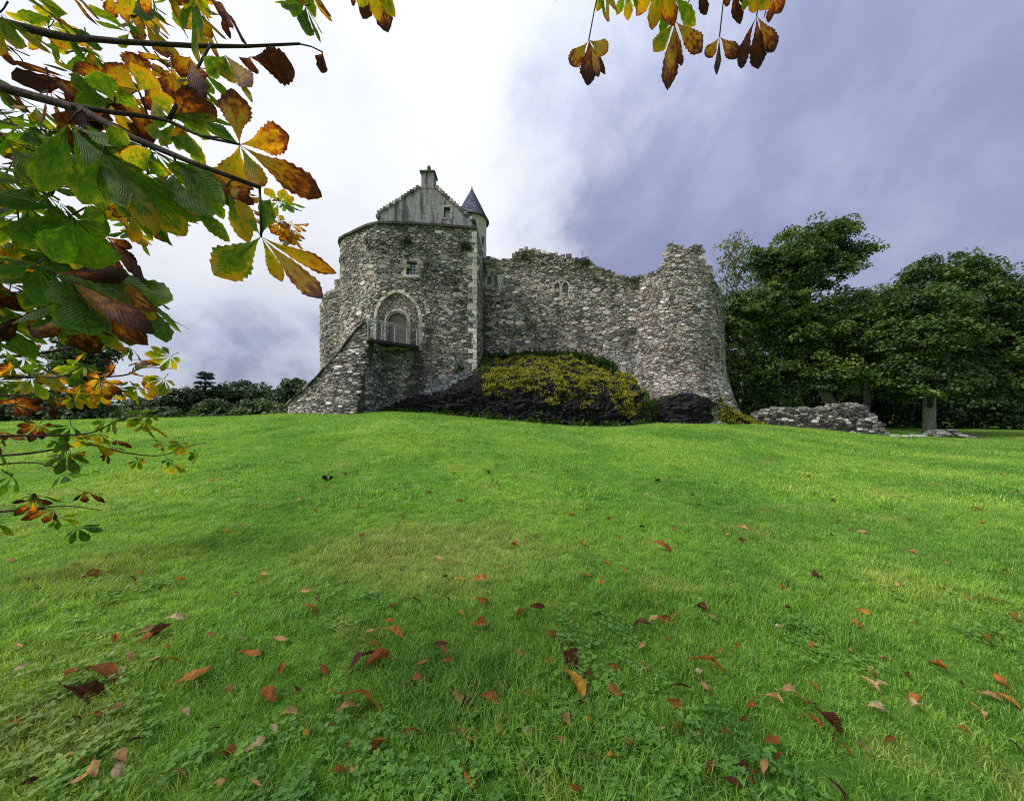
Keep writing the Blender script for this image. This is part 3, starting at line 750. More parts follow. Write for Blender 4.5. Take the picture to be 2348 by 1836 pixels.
V, F = tube_vf([GW.f(ar-.1, ZPLAT+1.02, .06), along(1.0, ZPLAT+1.02)], [.02, .02], 6); mk('rail_bracket', V, F, M_STEEL, balc)

# ================================================================== curtain wall
rng = random.Random(14)
CW = CurveWall([(-2.35, 24.35), (3.2, 23.95), (8.9, 23.15)])
ct = [(1090, 590), (1120, 588), (1150, 593), (1172, 591), (1180, 579), (1196, 573), (1222, 575), (1250, 581), (1290, 587), (1320, 590), (1345, 596), (1362, 605), (1385, 614), (1400, 618), (1414, 630), (1440, 634), (1470, 638)]
cs_ = [CW.s_of(u) for u, _ in ct]; cz_ = [CW.at(u, v)[1] for u, v in ct]
ctop = lambda a: float(np.interp(a, cs_, cz_))+.09*noise.noise((a*2.6, 0, 5))+.05*noise.noise((a*7, 0, 5))
curt = thing('curtain_wall', (3.2, 24.4, 1), 'long ragged-topped rubble curtain wall above the mossy rock', 'castle wall')
# two small blocked lancet windows and a worn loop
lan = []
for (u0, u1, v0, v1) in ((1117, 1127, 634, 655), (1132, 1143, 634, 655), (1272, 1284, 648, 662), (1290, 1303, 648, 672)):
    a0, z1 = CW.at(u0, v0); a1, z0 = CW.at(u1, v1); lan.append((a0, a1, z0, z1))
hole = []
for (u0, u1, v0, v1) in ((1136, 1147, 692, 699), (1292, 1299, 594, 601), (1293, 1297, 676, 700), (1276, 1280, 690, 698)):
    a0, z1 = CW.at(u0, v0); a1, z0 = CW.at(u1, v1); hole.append((a0, a1, z0, z1))
def lan_poly(a0, a1, z0, z1): m = (a0+a1)/2; w = (a1-a0)/2; return [(a0, z0), (a1, z0), (a1, z1-w*1.1), (m+w*.6, z1-w*.4), (m, z1), (m-w*.6, z1-w*.4), (a0, z1-w*1.1)]
def cskip(a, t):
    return any(in_poly(a, t, lan_poly(*l)) for l in lan) or any(h[0] < a < h[1] and h[2] < t < h[3] for h in hole)
V, F = core(CW.f, 0, CW.L, 2.0, lambda a: ctop(a)-.1, 1.6, .1, cskip); mk('wall_core', V, F, M_MORTAR, curt)
for l in lan:
    block('blocking', CW.f, lan_poly(l[0]-.08, l[1]+.08, l[2]-.08, l[3]+.08), -.45, -.10, (.17, .17, .20), M_STONE, curt)
for h in hole: block('putlog_back', CW.f, rect(h[0]-.06, h[1]+.06, h[2]-.06, h[3]+.06), -.6, -.4, (.03, .03, .03), M_MORTAR, curt)
def cin(a, t):
    if t > ctop(a)-.09: return False
    for l in lan:
        if l[0]-.16 < a < l[1]+.16 and l[2]-.05 < t < l[3]+.14: return False
    for h in hole:
        if h[0]-.05 < a < h[1]+.05 and h[2]-.04 < t < h[3]+.04: return False
    return True
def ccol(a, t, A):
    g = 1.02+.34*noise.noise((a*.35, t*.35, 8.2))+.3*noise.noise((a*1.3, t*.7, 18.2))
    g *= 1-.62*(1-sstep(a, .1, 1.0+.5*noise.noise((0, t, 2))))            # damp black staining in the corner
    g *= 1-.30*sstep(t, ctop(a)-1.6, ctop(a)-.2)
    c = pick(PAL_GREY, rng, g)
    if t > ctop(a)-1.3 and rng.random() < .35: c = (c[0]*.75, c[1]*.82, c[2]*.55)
    u, v = uv_of(CW.f(a, t, 0))
    if 1385 < u < 1465 and 798+10*noise.noise((a*3, 0, 4)) < v < 856: c = tuple(.6*x+.18 for x in c)
    return c
S = Stones(); S.patch(rubble(0, CW.L, 3.2, 13.4, cin, SIZES, 2.05, rng), CW.f, ccol, rng)
S.emit(curt, M_STONE, 300)
for i, (a0, a1, z0, z1) in enumerate(lan):   # dressed jambs and two-stone heads
    m = (a0+a1)/2; w = (a1-a0)/2
    for sd in (0, 1):
        z = z0-(.3 if i < 2 else .5)
        while z < z1-w*1.3:
            h = rng.uniform(.2, .34); ww = rng.uniform(.14, .22)
            if (sd == 0) == (i % 2 == 0) or i == 3: ww += rng.choice([0, .14])
            else: ww = .1
            block('jamb_stone', CW.f, rect(a0-ww, a0, z, min(z+h, z1-w*1.0), rng, .008) if sd == 0 else rect(a1, a1+ww, z, min(z+h, z1-w*1.0), rng, .008), -.3, .05+rng.uniform(-.01, .01), pale(rng, .85), M_DRESS, curt); z += h
    for sg in (-1, 1):
        po = [(m+sg*w, z1-w*1.0), (m+sg*w*.6, z1-w*.35), (m, z1+.01), (m, z1+.15), (m+sg*(w*.8+.06), z1-w*.2+.06), (m+sg*(w+.13), z1-w*1.0)]
        block('lancet_head', CW.f, po if sg > 0 else po[::-1], -.3, .05, pale(rng, .8), M_DRESS, curt)
a, zz = CW.at(1205, 576)
for k in range(9):       # loose blocks along the broken wall head
    a2 = a-.5+k*.42+rng.uniform(-.06, .06); w = rng.uniform(.3, .42); h = rng.uniform(.16, .3); z = ctop(a2)-.06
    block('loose_block', CW.f, rect(a2, a2+w, z, z+h, rng, .05), -.5, -.02+rng.uniform(-.05, .05), tuple(x*1.1 for x in pick(PAL_GREY, rng, 1.1)), M_STONE, curt, .04)

# ================================================================== round tower
rng = random.Random(15)
TC = np.array((11.62, 24.6)); TR = 3.2
def trad(z): return TR+.02*max(0, 12-z)+1.0*(max(0, 4.6-z)/3.8)**1.5
cphi = math.atan2(-TC[1], -TC[0])      # direction from the tower towards the camera
def tf(s, t, h):
    r = trad(t)+h; q = cphi+s/TR; return (TC[0]+r*math.cos(q), TC[1]+r*math.sin(q), t)
def tower_sz(u, v):
    k = (u-CU)/FPX; best = None
    for i in range(-160, 161):
        s = i/100*TR; x, y, _ = tf(s, 10, 0); e = abs(x/y-k)
        if best is None or e < best[0]: best = (e, s, y)
    return best[1], EYE+(HV-v)/FPX*best[2]
tt = [(1440, 640), (1457, 638), (1476, 629), (1500, 621), (1514, 612), (1523, 598), (1529, 580), (1533, 566), (1535, 557), (1548, 557), (1562, 561), (1572, 569), (1582, 566), (1592, 557), (1604, 559), (1612, 566), (1615, 585), (1618, 604), (1628, 606), (1634, 640)]
tpts = sorted(tower_sz(u, v) for u, v in tt); tsx = [a for a, _ in tpts]; tsz = [b for _, b in tpts]
ttop = lambda a: float(np.interp(a, tsx, tsz))+.07*noise.noise((a*3, 0, 9)) if a < tsx[-1] else max(8.8, tsz[-1]-.5*(a-tsx[-1]))
rt = thing('round_tower', (TC[0], TC[1], .5), 'broken round tower with ragged top and splayed foot beside the trees', 'tower')
s0, s1 = -TR*1.9, TR*1.9
V, F = core(tf, s0, s1, .3, lambda a: ttop(a)-.1, 1.1, .12, lambda a, t: False); mk('wall_core', V, F, M_MORTAR, rt)
def tcol(a, t, A):
    g = 1.0+.34*noise.noise((a*.4, t*.3, 1.2))+.3*noise.noise((a*1.2, t*.7, 11.2))
    if t < 3.6: g *= 1.12
    c = pick(PAL_GREY, rng, g)
    if 4.5 < t < 9.5 and rng.random() < .35: c = (c[0]*1.03, c[1]*.985, c[2]*.97)
    return c
S = Stones(); S.patch(rubble(s0, s1, .4, 12.8, lambda a, t: t < ttop(a)-.09, [(.2, 5), (.145, 40), (.105, 150), (.08, 180)], 1.95, rng), tf, tcol, rng)
V2 = []
S.emit(rt, M_STONE, 300)

# ================================================================== the gabled house on the gatehouse
rng = random.Random(16)
hs = thing('gabled_house', (-7.4, 27, 9), 'grey harled house gable with crow-stepped edges and chimney', 'house')
HY = 25.0
def hp(u, v): p = P(u, v, HY); return p[0], p[2]
xl, ze = hp(869, 486); xr, zr_ = hp(1086, 508); xa0, za = hp(962, 428); xa1, _ = hp(998, 428); _, zbot = hp(900, 560)
wx0, wzt = hp(1018, 475); wx1, wzb = hp(1033, 499)
prof = [(xl, zbot), (xr, zbot), (xr, zr_), (xa1, za), (xa0, za), (xl, ze)]
def gable(y0, y1, name, mat):
    n = len(prof); V = [(x, y0, z) for x, z in prof]+[(x, y1, z) for x, z in prof]
    F = [tuple(range(n, 2*n))[::-1]]+[(i, n+i, n+(i+1) % n, (i+1) % n) for i in range(n)]
    # front face with the window opening left out, as four strips
    k = len(V); V += [(wx0, y0, wzb), (wx1, y0, wzb), (wx1, y0, wzt), (wx0, y0, wzt)]
    F += [(0, 1, k+1, k), (1, 2, 3, k+2, k+1), (3, 4, k+3, k+2), (4, 5, 0, k, k+3)]
    k2 = len(V); V += [(wx0, y0+.35, wzb), (wx1, y0+.35, wzb), (wx1, y0+.35, wzt), (wx0, y0+.35, wzt)]
    F += [(k+i, k+(i+1) % 4, k2+(i+1) % 4, k2+i) for i in range(4)]
    return mk(name, V, F, mat, hs)
gable(HY, HY+.7, 'gable_wall', M_HARL)
hl = lambda a, t, h: (a, HY-h, t)
def steps(x0, z0, x1, z1, n, side):
    for i in range(n):
        xa = x0+(x1-x0)*i/n; xb = x0+(x1-x0)*(i+1)/n; zt = z0+(z1-z0)*(i+1)/n+.05
        lo, hi = min(xa, xb)-(.06 if side < 0 else 0), max(xa, xb)+(.06 if side > 0 else 0)
        V, F = box_vf(((lo+hi)/2, HY+.35, zt-.11), hi-lo-.006, .82, .25+rng.uniform(-.02, .02), bev=.02)
        mk('crow_step', V, F, M_STONE, hs, col=pick(PAL_DARK, rng, .8), origin=((lo+hi)/2, HY+.35, zt))
steps(xl-.08, ze-.1, xa0, za, 14, -1); steps(xr+.08, zr_-.1, xa1, za, 14, 1)
V = [(xl, HY+.5, ze-.3), (xl, HY+7.5, ze-.3), ((xa0+xa1)/2, HY+7.5, za+.1), ((xa0+xa1)/2, HY+.5, za+.1), (xr, HY+7.5, zr_-.3), (xr, HY+.5, zr_-.3)]
mk('slate_roof', V, [(0, 3, 2, 1), (3, 5, 4, 2)], M_SLATE, hs, col=(.12, .13, .17))
V = [(xl+.1, HY+.6, zbot), (xr-.1, HY+.6, zbot), (xr-.1, HY+7.4, zbot), (xl+.1, HY+7.4, zbot), (xl+.1, HY+.6, ze-.32), (xr-.1, HY+.6, zr_-.32), (xr-.1, HY+7.4, zr_-.32), (xl+.1, HY+7.4, ze-.32)]
mk('side_walls', V, [(0, 4, 7, 3), (1, 2, 6, 5), (3, 7, 6, 2)], M_HARL, hs)
c0, cz0 = hp(966, 428); c1, cz1 = hp(995, 397); cm = (c0+c1)/2
chim = mk('chimney', *box_vf((cm, HY+.4, (cz0+cz1)/2), c1-c0, .85, cz1-cz0+.3, bev=.02), M_HARL, hs)
_, cz2 = hp(966, 392); mk('chimney_cap', *box_vf((cm, HY+.4, (cz1+cz2)/2+.01), c1-c0+.2, 1.05, cz2-cz1, bev=.03), M_COPE, chim)
_, cz3 = hp(966, 372)
prof_p = [(0, .10), (.3, .13), (.55, .15), (.75, .16), (.9, .13), (1, .08)]
V = []; F = []
for i, (w, r) in enumerate(prof_p):
    for k in range(12): q = 2*math.pi*k/12; V.append((cm+r*math.cos(q), HY+.4+r*math.sin(q), cz2+(cz3-cz2)*w))
    if i: F += [((i-1)*12+k, (i-1)*12+(k+1) % 12, i*12+(k+1) % 12, i*12+k) for k in range(12)]
F.append(tuple(60+k for k in range(12))); mk('chimney_pot', V, F, M_POT, chim, smooth=True)
w_ = mk('window', *box_vf(((wx0+wx1)/2, HY+.33, (wzb+wzt)/2), wx1-wx0, .06, wzt-wzb), M_CREAMPAINT, hs)
for i in range(2):
    for j in range(3):
        sx = (wx1-wx0-.06)/2; sz = (wzt-wzb-.06)/3; mk('pane', *box_vf((wx0+.03+sx*(i+.5), HY+.295, wzb+.03+sz*(j+.5)), sx-.035, .012, sz-.035), M_GLASS, w_)
for (x0, x1, z0, z1) in ((wx0-.14, wx0, wzb, wzt), (wx1, wx1+.14, wzb, wzt), (wx0-.14, wx1+.14, wzt, wzt+.14), (wx0-.14, wx1+.14, wzb-.12, wzb)):
    block('window_margin', hl, rect(x0, x1, z0, z1), -.2, .03, pale(rng, .75), M_DRESS, hs)
for (u, v) in ((869, 489),):
    x, z = hp(u, v); mk('skew_putt', *box_vf((x-.06, HY+.2, z-.25), .3, .7, .3, bev=.05), M_STONE, hs, col=(.2, .2, .19))
# black rainwater pipe at the right end of the gable
x, z = hp(1083, 503); x2, z2 = hp(1083, 540)
mk('rain_pipe', *tube_vf([(x, HY-.1, z), (x, HY-.1, z2)], [.045, .045], 8), M_LEAD, hs)

# ================================================================== stair turret with conical roof
tu = thing('stair_turret', ((1082-CU)/FPX*27, 27, 9), 'slim pale round turret with conical slate roof beside the gable', 'turret')
cx, cyy = (1082-CU)/FPX*27, 27.0; zE = EYE+(HV-507)/FPX*27; zA = EYE+(HV-430)/FPX*27.0; rE = 1.30; rW = 1.16
V = []; F = []; n = 40
for i, (z, r) in enumerate(((9, rW), (zE-.12, rW), (zE-.04, rW+.06), (zE, rW+.06))):
    for k in range(n): q = 2*math.pi*k/n; V.append((cx+r*math.cos(q), cyy+r*math.sin(q), z))
    if i: F += [((i-1)*n+k, (i-1)*n+(k+1) % n, i*n+(k+1) % n, i*n+k) for k in range(n)]
mk('drum', V, F, M_LIME, tu, smooth=True)
mb = MB(); nco = 17; rng = random.Random(17)
for i in range(nco):
    w0, w1 = i/nco, (i+1.35)/nco; z0 = zE-.05+(zA-zE)*w0; z1 = zE-.05+(zA-zE)*min(1, w1); r0 = (rE+.03)*(1-w0)+.03; r1 = (rE+.03)*(1-min(1, w1))+.0
    m_ = max(6, int(2*math.pi*r0/.23)); off = rng.random()
    for k in range(m_):
        q0 = 2*math.pi*(k+off)/m_; q1 = 2*math.pi*(k+1+off)/m_-.012/max(r0, .1); e = rng.uniform(0, .012)
        def pt(q, r, z): return (cx+r*math.cos(q), cyy+r*math.sin(q), z)
        V = [pt(q0, r0+e, z0), pt(q1, r0+e, z0), pt(q1, r1, z1), pt(q0, r1, z1), pt(q0, r0+e-.02, z0-.012), pt(q1, r0+e-.02, z0-.012)]
        g = rng.uniform(.75, 1.2); mb.add(V, [(0, 1, 2, 3), (4, 5, 1, 0)], (.135*g, .15*g, .20*g))
o = mb.build('roof_slates', M_SLATE, tu); o['kind'] = 'stuff'
V = []; F = []
for i, (z, r) in enumerate(((zE-.07, rE-.01), (zA-.06, .01))):
    for k in range(n): q = 2*math.pi*k/n; V.append((cx+r*math.cos(q), cyy+r*math.sin(q), z))
F = [(k, (k+1) % n, n+(k+1) % n, n+k) for k in range(n)]+[tuple(range(n))[::-1]]
mk('roof_cone', V, F, M_LEAD, tu)
ring = [(cx+(rE+.04)*math.cos(2*math.pi*k/48), cyy+(rE+.04)*math.sin(2*math.pi*k/48), zE-.09) for k in range(49)]
mk('gutter', *tube_vf(ring, [.055]*49, 8), M_LEAD, tu, smooth=True)
mk('roof_tip', *tube_vf([(cx, cyy, zA-.15), (cx, cyy, zA+.05), (cx, cyy, zA+.16)], [.06, .035, .01], 8), M_LEAD, tu)
q = -math.pi/2-.12
mk('down_pipe', *tube_vf([(cx+(rE+.03)*math.cos(q), cyy+(rE+.03)*math.sin(q), zE-.1), (cx+(rW+.06)*math.cos(q+.05), cyy+(rW+.06)*math.sin(q+.05), zE-.35), (cx+(rW+.06)*math.cos(q+.05), cyy+(rW+.06)*math.sin(q+.05), 10)], [.035]*3, 8), M_LIME, tu)
q = -math.pi/2+.95; e = np.array((math.cos(q), math.sin(q), 0)); zs = EYE+(HV-551)/FPX*26.2
mk('slit_window', *box_vf(np.array((cx, cyy, zs))+e*(rW-.02), .2, .06, .52, (-e[1], e[0], 0), e), M_LEAD, tu)
for dz_, hh, ww in ((.32, .1, .4), (-.32, .1, .4)):
    mk('slit_margin', *box_vf(np.array((cx, cyy, zs+dz_))+e*(rW-.0), ww, .06, hh, (-e[1], e[0], 0), e, bev=.01), M_DRESS, tu, col=(.4, .38, .35))
# ------------------------------------------------------------------ rock outcrops under the walls
def interp(x, tab):
    xs = [a for a, *_ in tab]; return [float(np.interp(x, xs, [r[k] for r in tab])) for k in range(1, len(tab[0]))]
def rock_sheet(name, label, tab, nu, nb, seed, amp, base, prof=None):
    """tab rows: u, front depth, back depth, foot height, brow height, top height. Returns object and a sampler"""
    us = np.linspace(tab[0][0], tab[-1][0], nu); V = []
    prof = prof or [(0, 0, -.25), (.04, 0, 0), (.30, .035, .5), (.45, .09, .82), (.55, .18, 1.0), (.75, .55, 1.45), (.92, .9, 1.9), (1, 1.06, 2.0)]
    for j in range(nb):
        b = j/(nb-1); w, q = interp(b, prof)
        for u in us:
            d0, d1, z0, z1, z2 = interp(u, tab); Y = d0+(d1-d0)*w
            z = z0+(z1-z0)*q if q <= 1 else z1+(z2-z1)*(q-1)
            V.append(((u-CU)/FPX*(d0+(d1-d0)*min(w, .35)), Y, z))
    V = np.array(V).reshape(nb, nu, 3)
    du = np.gradient(V, axis=1); dv = np.gradient(V, axis=0); n = np.cross(du, dv); n /= np.linalg.norm(n, axis=2)[..., None]+1e-9
    for j in range(nb):
        for i in range(nu):
            p = V[j, i]; q = Vector((p[0], p[1], p[2]*2.4))
            lz = p[2]*1.5+.7*noise.noise(Vector((p[0]*.5, p[1]*.5, p[2]*.6+seed))); lz -= math.floor(lz)
            led = .30*(sstep(lz, .0, .75)-sstep(lz, .80, 1.0))-.15
            cr = max(0, .12-abs(noise.noise(Vector((p[0]*1.1+seed, p[1]*1.1, p[2]*.5)))))*2.2
            d = amp*(led-cr+noise.fractal(q*.55+Vector((seed, 0, 0)), .9, 2.1, 4)*.55+.55*abs(noise.noise(q*1.7+Vector((0, seed, 0))))+.34*noise.noise(q*3.9)+.20*noise.noise(q*8.5)+.13*noise.noise(q*17))
            V[j, i] = p+n[j, i]*d*(1.0 if j > 1 else .4)
    F = [(j*nu+i, j*nu+i+1, (j+1)*nu+i+1, (j+1)*nu+i) for j in range(nb-1) for i in range(nu-1)]
    t = thing(name, base, label, 'rock')
    mk('rock_face', V.reshape(-1, 3), F, M_ROCK, t, smooth=False)
    du = np.gradient(V, axis=1); dv = np.gradient(V, axis=0); n = np.cross(du, dv); n /= np.linalg.norm(n, axis=2)[..., None]+1e-9
    return t, V, n
def clumps(pts, nrm, size, rng, per=5, flat=.5, tone=(.2, .9)):
    """small leafy tufts lying on a surface, as triangles"""
    n = len(pts)
    if not n: return np.zeros((0, 3)), np.zeros((0, 3))
    P0 = np.repeat(np.asarray(pts), per, 0); Nn = np.repeat(np.asarray(nrm), per, 0); m = len(P0)
    g = np.random.RandomState(rng.randint(0, 10**6))
    d = g.normal(size=(m, 3)); d -= Nn*(d*Nn).sum(1)[:, None]; d /= np.linalg.norm(d, axis=1)[:, None]+1e-9
    up = Nn*(1-flat)+d*flat+g.normal(size=(m, 3))*.15+np.array((0, 0, .25)); up /= np.linalg.norm(up, axis=1)[:, None]
    sd = np.cross(up, g.normal(size=(m, 3))); sd /= np.linalg.norm(sd, axis=1)[:, None]+1e-9
    s = size*g.uniform(.5, 1.35, (m, 1)); b = P0+g.normal(size=(m, 3))*size*.5
    V = np.stack([b-sd*s*.34, b+sd*s*.34, b+up*s+sd*s*.22, b+up*s*1.05-sd*s*.22], 1).reshape(-1, 3)
    tn = np.repeat(np.repeat(g.uniform(tone[0], tone[1], n), per)+g.uniform(-.12, .12, m), 4)
    return V, np.stack([np.clip(tn, 0, 1)]*3, 1)
rng = random.Random(21)
tab = [(868, 20.9, 21.6, 1.25, 1.45, 1.7), (930, 20.3, 21.6, 1.22, 1.9, 2.2), (1000, 19.6, 21.9, 1.12, 2.3, 2.75), (1050, 19.2, 22.4, 1.02, 2.8, 3.6), (1085, 19.0, 23.6, .98, 3.2, 4.5), (1105, 18.8, 24.0, .93, 3.5, 5.05),
       (1180, 18.4, 24.0, .82, 3.35, 5.2), (1260, 18.1, 23.9, .68, 3.25, 5.25), (1330, 18.0, 23.7, .60, 3.0, 5.15), (1385, 18.1, 23.4, .56, 2.7, 4.6), (1430, 18.4, 23.2, .58, 2.55, 4.2), (1462, 18.9, 22.4, .62, 2.45, 3.9), (1478, 19.6, 21.8, .66, 2.0, 3.2), (1486, 20.4, 21.8, .66, 1.3, 1.9)]
rock, RV, RN = rock_sheet('rock_outcrop', 'large dark rock outcrop with yellow moss under the curtain wall', tab, 340, 150, 3.3, .42, (4, 20, .6))
def moss_on(RV, RN, n, rng, want, size, per, parent, name, mat, tone, flat=.55):
    pts = []; nr = []; k = 0
    while len(pts) < n and k < n*60:
        k += 1; j = rng.randrange(1, RV.shape[0]-1); i = rng.randrange(0, RV.shape[1])
        p = RV[j, i]
        if rng.random() < want(p, RN[j, i], uv_of(p)):
            pts.append(p+np.array((rng.uniform(-.04, .04), rng.uniform(-.04, .04), 0))); nr.append(RN[j, i])
    V, C = clumps(pts, nr, size, rng, per, flat, tone)
    if len(V): o = mk_faces(name, V, 4, mat, parent, col=C); o['kind'] = 'stuff'
def want_moss(p, n, q):
    u, v = q
    lim = 868+.12*(u-1110)+40*noise.noise((p[0]*.7, p[2]*.5, 2))
    if u < 1105: return 0
    if v > lim+30: return .0
    f = noise.noise((p[0]*1.3, p[1]*1.3, p[2]*2.2))+.25*noise.noise((p[0]*5, p[1]*5, p[2]*9))
    return max(0, min(1, (f+.32)*1.8))*(1 if v < lim else .25)
moss_on(RV, RN, 15000, rng, want_moss, .055, 5, rock, 'moss', M_MOSS, (.25, 1.0))
moss_on(RV, RN, 700, rng, lambda p, n, q: (.5 if (q[0] > 1476 or 1090 < q[0] < 1125 and q[1] < 850) else 0)+(.03 if q[1] > 930 and noise.noise(Vector(p)*1.5) > .2 else 0), .12, 6, rock, 'weeds', M_WEED, (.3, 1.0))
moss_on(RV, RN, 1500, rng, lambda p, n, q: .9 if p[2] < interp(q[0], tab)[2]+.22 and noise.noise((p[0]*1.2, 0, 4)) > -.15 else 0, .13, 6, rock, 'foot_grass', M_WEED, (.3, 1.0), .25)
# grass growing along the ledge at the foot of the curtain wall
pts = []; nr = []
for k in range(900):
    a = rng.uniform(0.1, CW.L-1.9); x, y, _ = CW.f(a, 0, rng.uniform(.02, .35)); zz = interp(CU+FPX*x/y, tab)[4]
    pts.append((x, y, zz+rng.uniform(-.25, .12))); nr.append((0, -.2, 1))
V, C = clumps(pts, nr, .22, rng, 6, .25, (.05, .75)); o = mk_faces('ledge_grass', V, 4, M_WEED, rock, col=C); o['kind'] = 'stuff'
tab2 = [(1494, 20.9, 22.5, .68, 1.0, 1.4), (1506, 20.3, 22.3, .68, 1.75, 2.0), (1530, 20.0, 22.2, .70, 2.25, 2.45), (1570, 19.8, 22.0, .71, 2.45, 2.6), (1610, 19.9, 21.9, .69, 2.3, 2.45), (1632, 20.2, 22.0, .68, 1.8, 2.1), (1643, 20.8, 22.0, .66, .9, 1.1)]
rock2, RV2, RN2 = rock_sheet('rock_outcrop', 'smaller dark rock hump at the foot of the round tower', tab2, 120, 80, 8.1, .28, (10.5, 21, .6))
moss_on(RV2, RN2, 420, rng, lambda p, n, q: .6 if (q[0] < 1506 or q[0] > 1636) else .01, .13, 6, rock2, 'weeds', M_WEED, (.3, 1.0))
tab3 = [(1630, 20.6, 23.0, .66, 2.3, 2.7), (1655, 20.3, 23.2, .66, 2.0, 2.5), (1680, 20.4, 23.4, .63, 1.5, 2.0), (1710, 20.9, 23.6, .60, 1.0, 1.35), (1735, 21.6, 23.6, .56, .72, .9), (1756, 22.3, 23.6, .52, .52, .6)]
rock3, RV3, RN3 = rock_sheet('rock_outcrop', 'low sloping rock covered in yellow-green moss right of the tower foot', tab3, 110, 70, 5.5, .2, (13.5, 22, .5))
moss_on(RV3, RN3, 2600, rng, lambda p, n, q: max(0, min(1, .45+noise.noise(Vector(p)*2.2)*1.5)), .07, 5, rock3, 'moss', M_MOSS, (.0, .85))

# plants rooted in the masonry
def wall_plant(name, label, wall, u, v, r, n, size, tone, mat=None, grp=None):
    a, z = wall.at(u, v); c = np.array(wall.f(a, z, .1)); pts = []; nr = []
    for k in range(n):
        x = rng.gauss(0, r*.45); zz = rng.gauss(0, r*.35); pts.append(np.array(wall.f(a+x, z+zz, .08+rng.random()*.12))); nr.append((*wall.n[len(wall.n)//2], .3))
    V, C = clumps(pts[:int(n*.7)], nr[:int(n*.7)], size*.72, rng, 5, .6, (tone[0], tone[1]*.7)); t = thing(name, c, label, 'plant', grp); mk_faces('leaves', V, 4, mat or M_WEED, t, col=C)
    mk('stem', *tube_vf([c-np.array((0, -.15, .05)), c, c+np.array((.05, -.1, .12))], [.012, .01, .004], 5), M_BARK_DARK, t)
G_ = 'plants rooted in the castle walls'
wall_plant('wall_plant', 'dark green plant rooted high on the gatehouse near the right corner', GW, 1063, 567, .55, 60, .14, (.0, .6), grp=G_)
wall_plant('wall_plant', 'dark green plant rooted in the gatehouse above the small window', GW, 930, 556, .5, 45, .13, (.0, .5), grp=G_)
wall_plant('wall_plant', 'small plant on the curved left part of the gatehouse wall', GW, 846, 558, .3, 22, .12, (.1, .7), grp=G_)
wall_plant('wall_plant', 'small green fern low on the gatehouse wall beside the pale patch', GW, 1052, 845, .35, 40, .14, (.2, .8), grp=G_)
wall_plant('wall_plant', 'green tuft near the ragged top of the curtain wall', CW, 1340, 606, .5, 40, .13, (.0, .6), grp=G_)
wall_plant('wall_plant', 'green growth on the low dip in the curtain wall top', CW, 1452, 642, .4, 40, .12, (.2, .9), grp=G_)
wall_plant('wall_plant', 'plant under the highest blocks of the curtain wall', CW, 1200, 588, .5, 40, .12, (.0, .5), grp=G_)
# thin sapling standing on the wall head
a, z = CW.at(1336, 596); c = np.array(CW.f(a, z-.1, -.4)); mb = MB(); sx = thing('sapling', c, 'thin bare sapling growing on top of the curtain wall', 'plant')
mb.add(*tube_vf([c, c+(.0, 0, .4), c+(.02, 0, .8), c+(-.02, 0, 1.0)], [.014, .011, .008, .003], 5))
for k in range(9):
    h = .45+.06*k; q = rng.uniform(0, 6.28); mb.add(*tube_vf([c+(.01, 0, h), c+(.01+.16*math.cos(q), .1*math.sin(q), h+.14), c+(.01+.26*math.cos(q), .2*math.sin(q), h+.2)], [.006, .004, .002], 4))
mb.build('stem', M_BARK_DARK, sx)

# ------------------------------------------------------------------ ruined low wall under the trees
rng = random.Random(31)
RW = CurveWall([(16.2, 22.9), (18.3, 21.6), (20.2, 20.7), (22.6, 20.15)])
rtab = [(1728, 948), (1745, 941), (1765, 937), (1800, 935), (1850, 937), (1886, 936), (1893, 929), (1930, 926), (1968, 925), (1980, 931), (1992, 946), (2010, 964), (2024, 983), (2036, 996)]
rs = [RW.s_of(u) for u, _ in rtab]; rz = [RW.at(u, v)[1] for u, v in rtab]
rtop = lambda a: float(np.interp(a, rs, rz))+.05*noise.noise((a*4, 0, 2))
rw = thing('ruined_wall', (19, 21.5, .2), 'low ruined dark stone wall with pale lichened top stones under the trees', 'wall')
V, F = core(RW.f, 0, RW.L, -.4, lambda a: max(rtop(a)-.08, -.3), .8, .15); mk('wall_core', V, F, M_MORTAR, rw)
def rcol(a, t, A):
    c = pick(PAL_DARK, rng, .42)
    if t > rtop(a)-.28: c = rng.choice([(.40, .385, .35), (.25, .24, .22), (.50, .485, .45), (.10, .098, .09), (.15, .14, .12)])
    elif rng.random() < .12: c = (.58, .57, .55)
    return c
S = Stones(); S.patch(rubble(0, RW.L, -.4, 2.0, lambda a, t: t < rtop(a)-.03, [(.17, 14), (.12, 70), (.08, 260)], 1.75, rng), RW.f, rcol, rng)
for k in range(70):
    a = rng.uniform(.1, RW.L-.2); x, y, _ = RW.f(a, 0, -rng.uniform(.05, .7)); z = rtop(a)
    V, F = box_vf((x, y, z), rng.uniform(.1, .26), rng.uniform(.1, .24), rng.uniform(.07, .17), (math.cos(k), math.sin(k), .1*math.sin(k*3)), (-math.sin(k), math.cos(k), 0), (0, 0, 1), bev=.03)
    S.add(V, F, rcol(a, 9, .1), .05)
S.emit(rw, M_STONE, 300)
st = thing('rubble_heap', (24.6, 20.1, -.1), 'low stub of tumbled stones at the right edge of the lawn', 'stones'); S = Stones()
for k in range(60):
    x = rng.gauss(25.6, .75); y = rng.gauss(20.0, .25); hgt = max(0, .55-.35*abs(x-25.8)); z = ground_z(x, y)+rng.uniform(0, max(.06, hgt))
    V, F = box_vf((x, y, z), rng.uniform(.18, .4), rng.uniform(.18, .35), rng.uniform(.09, .18), (math.cos(k), math.sin(k), 0), (-math.sin(k), math.cos(k), 0), bev=.035); S.add(V, F, rng.choice([(.5, .5, .48), (.25, .25, .24), (.15, .15, .15), (.4, .4, .38)]), rng.random())
S.emit(st, M_STONE, 60)
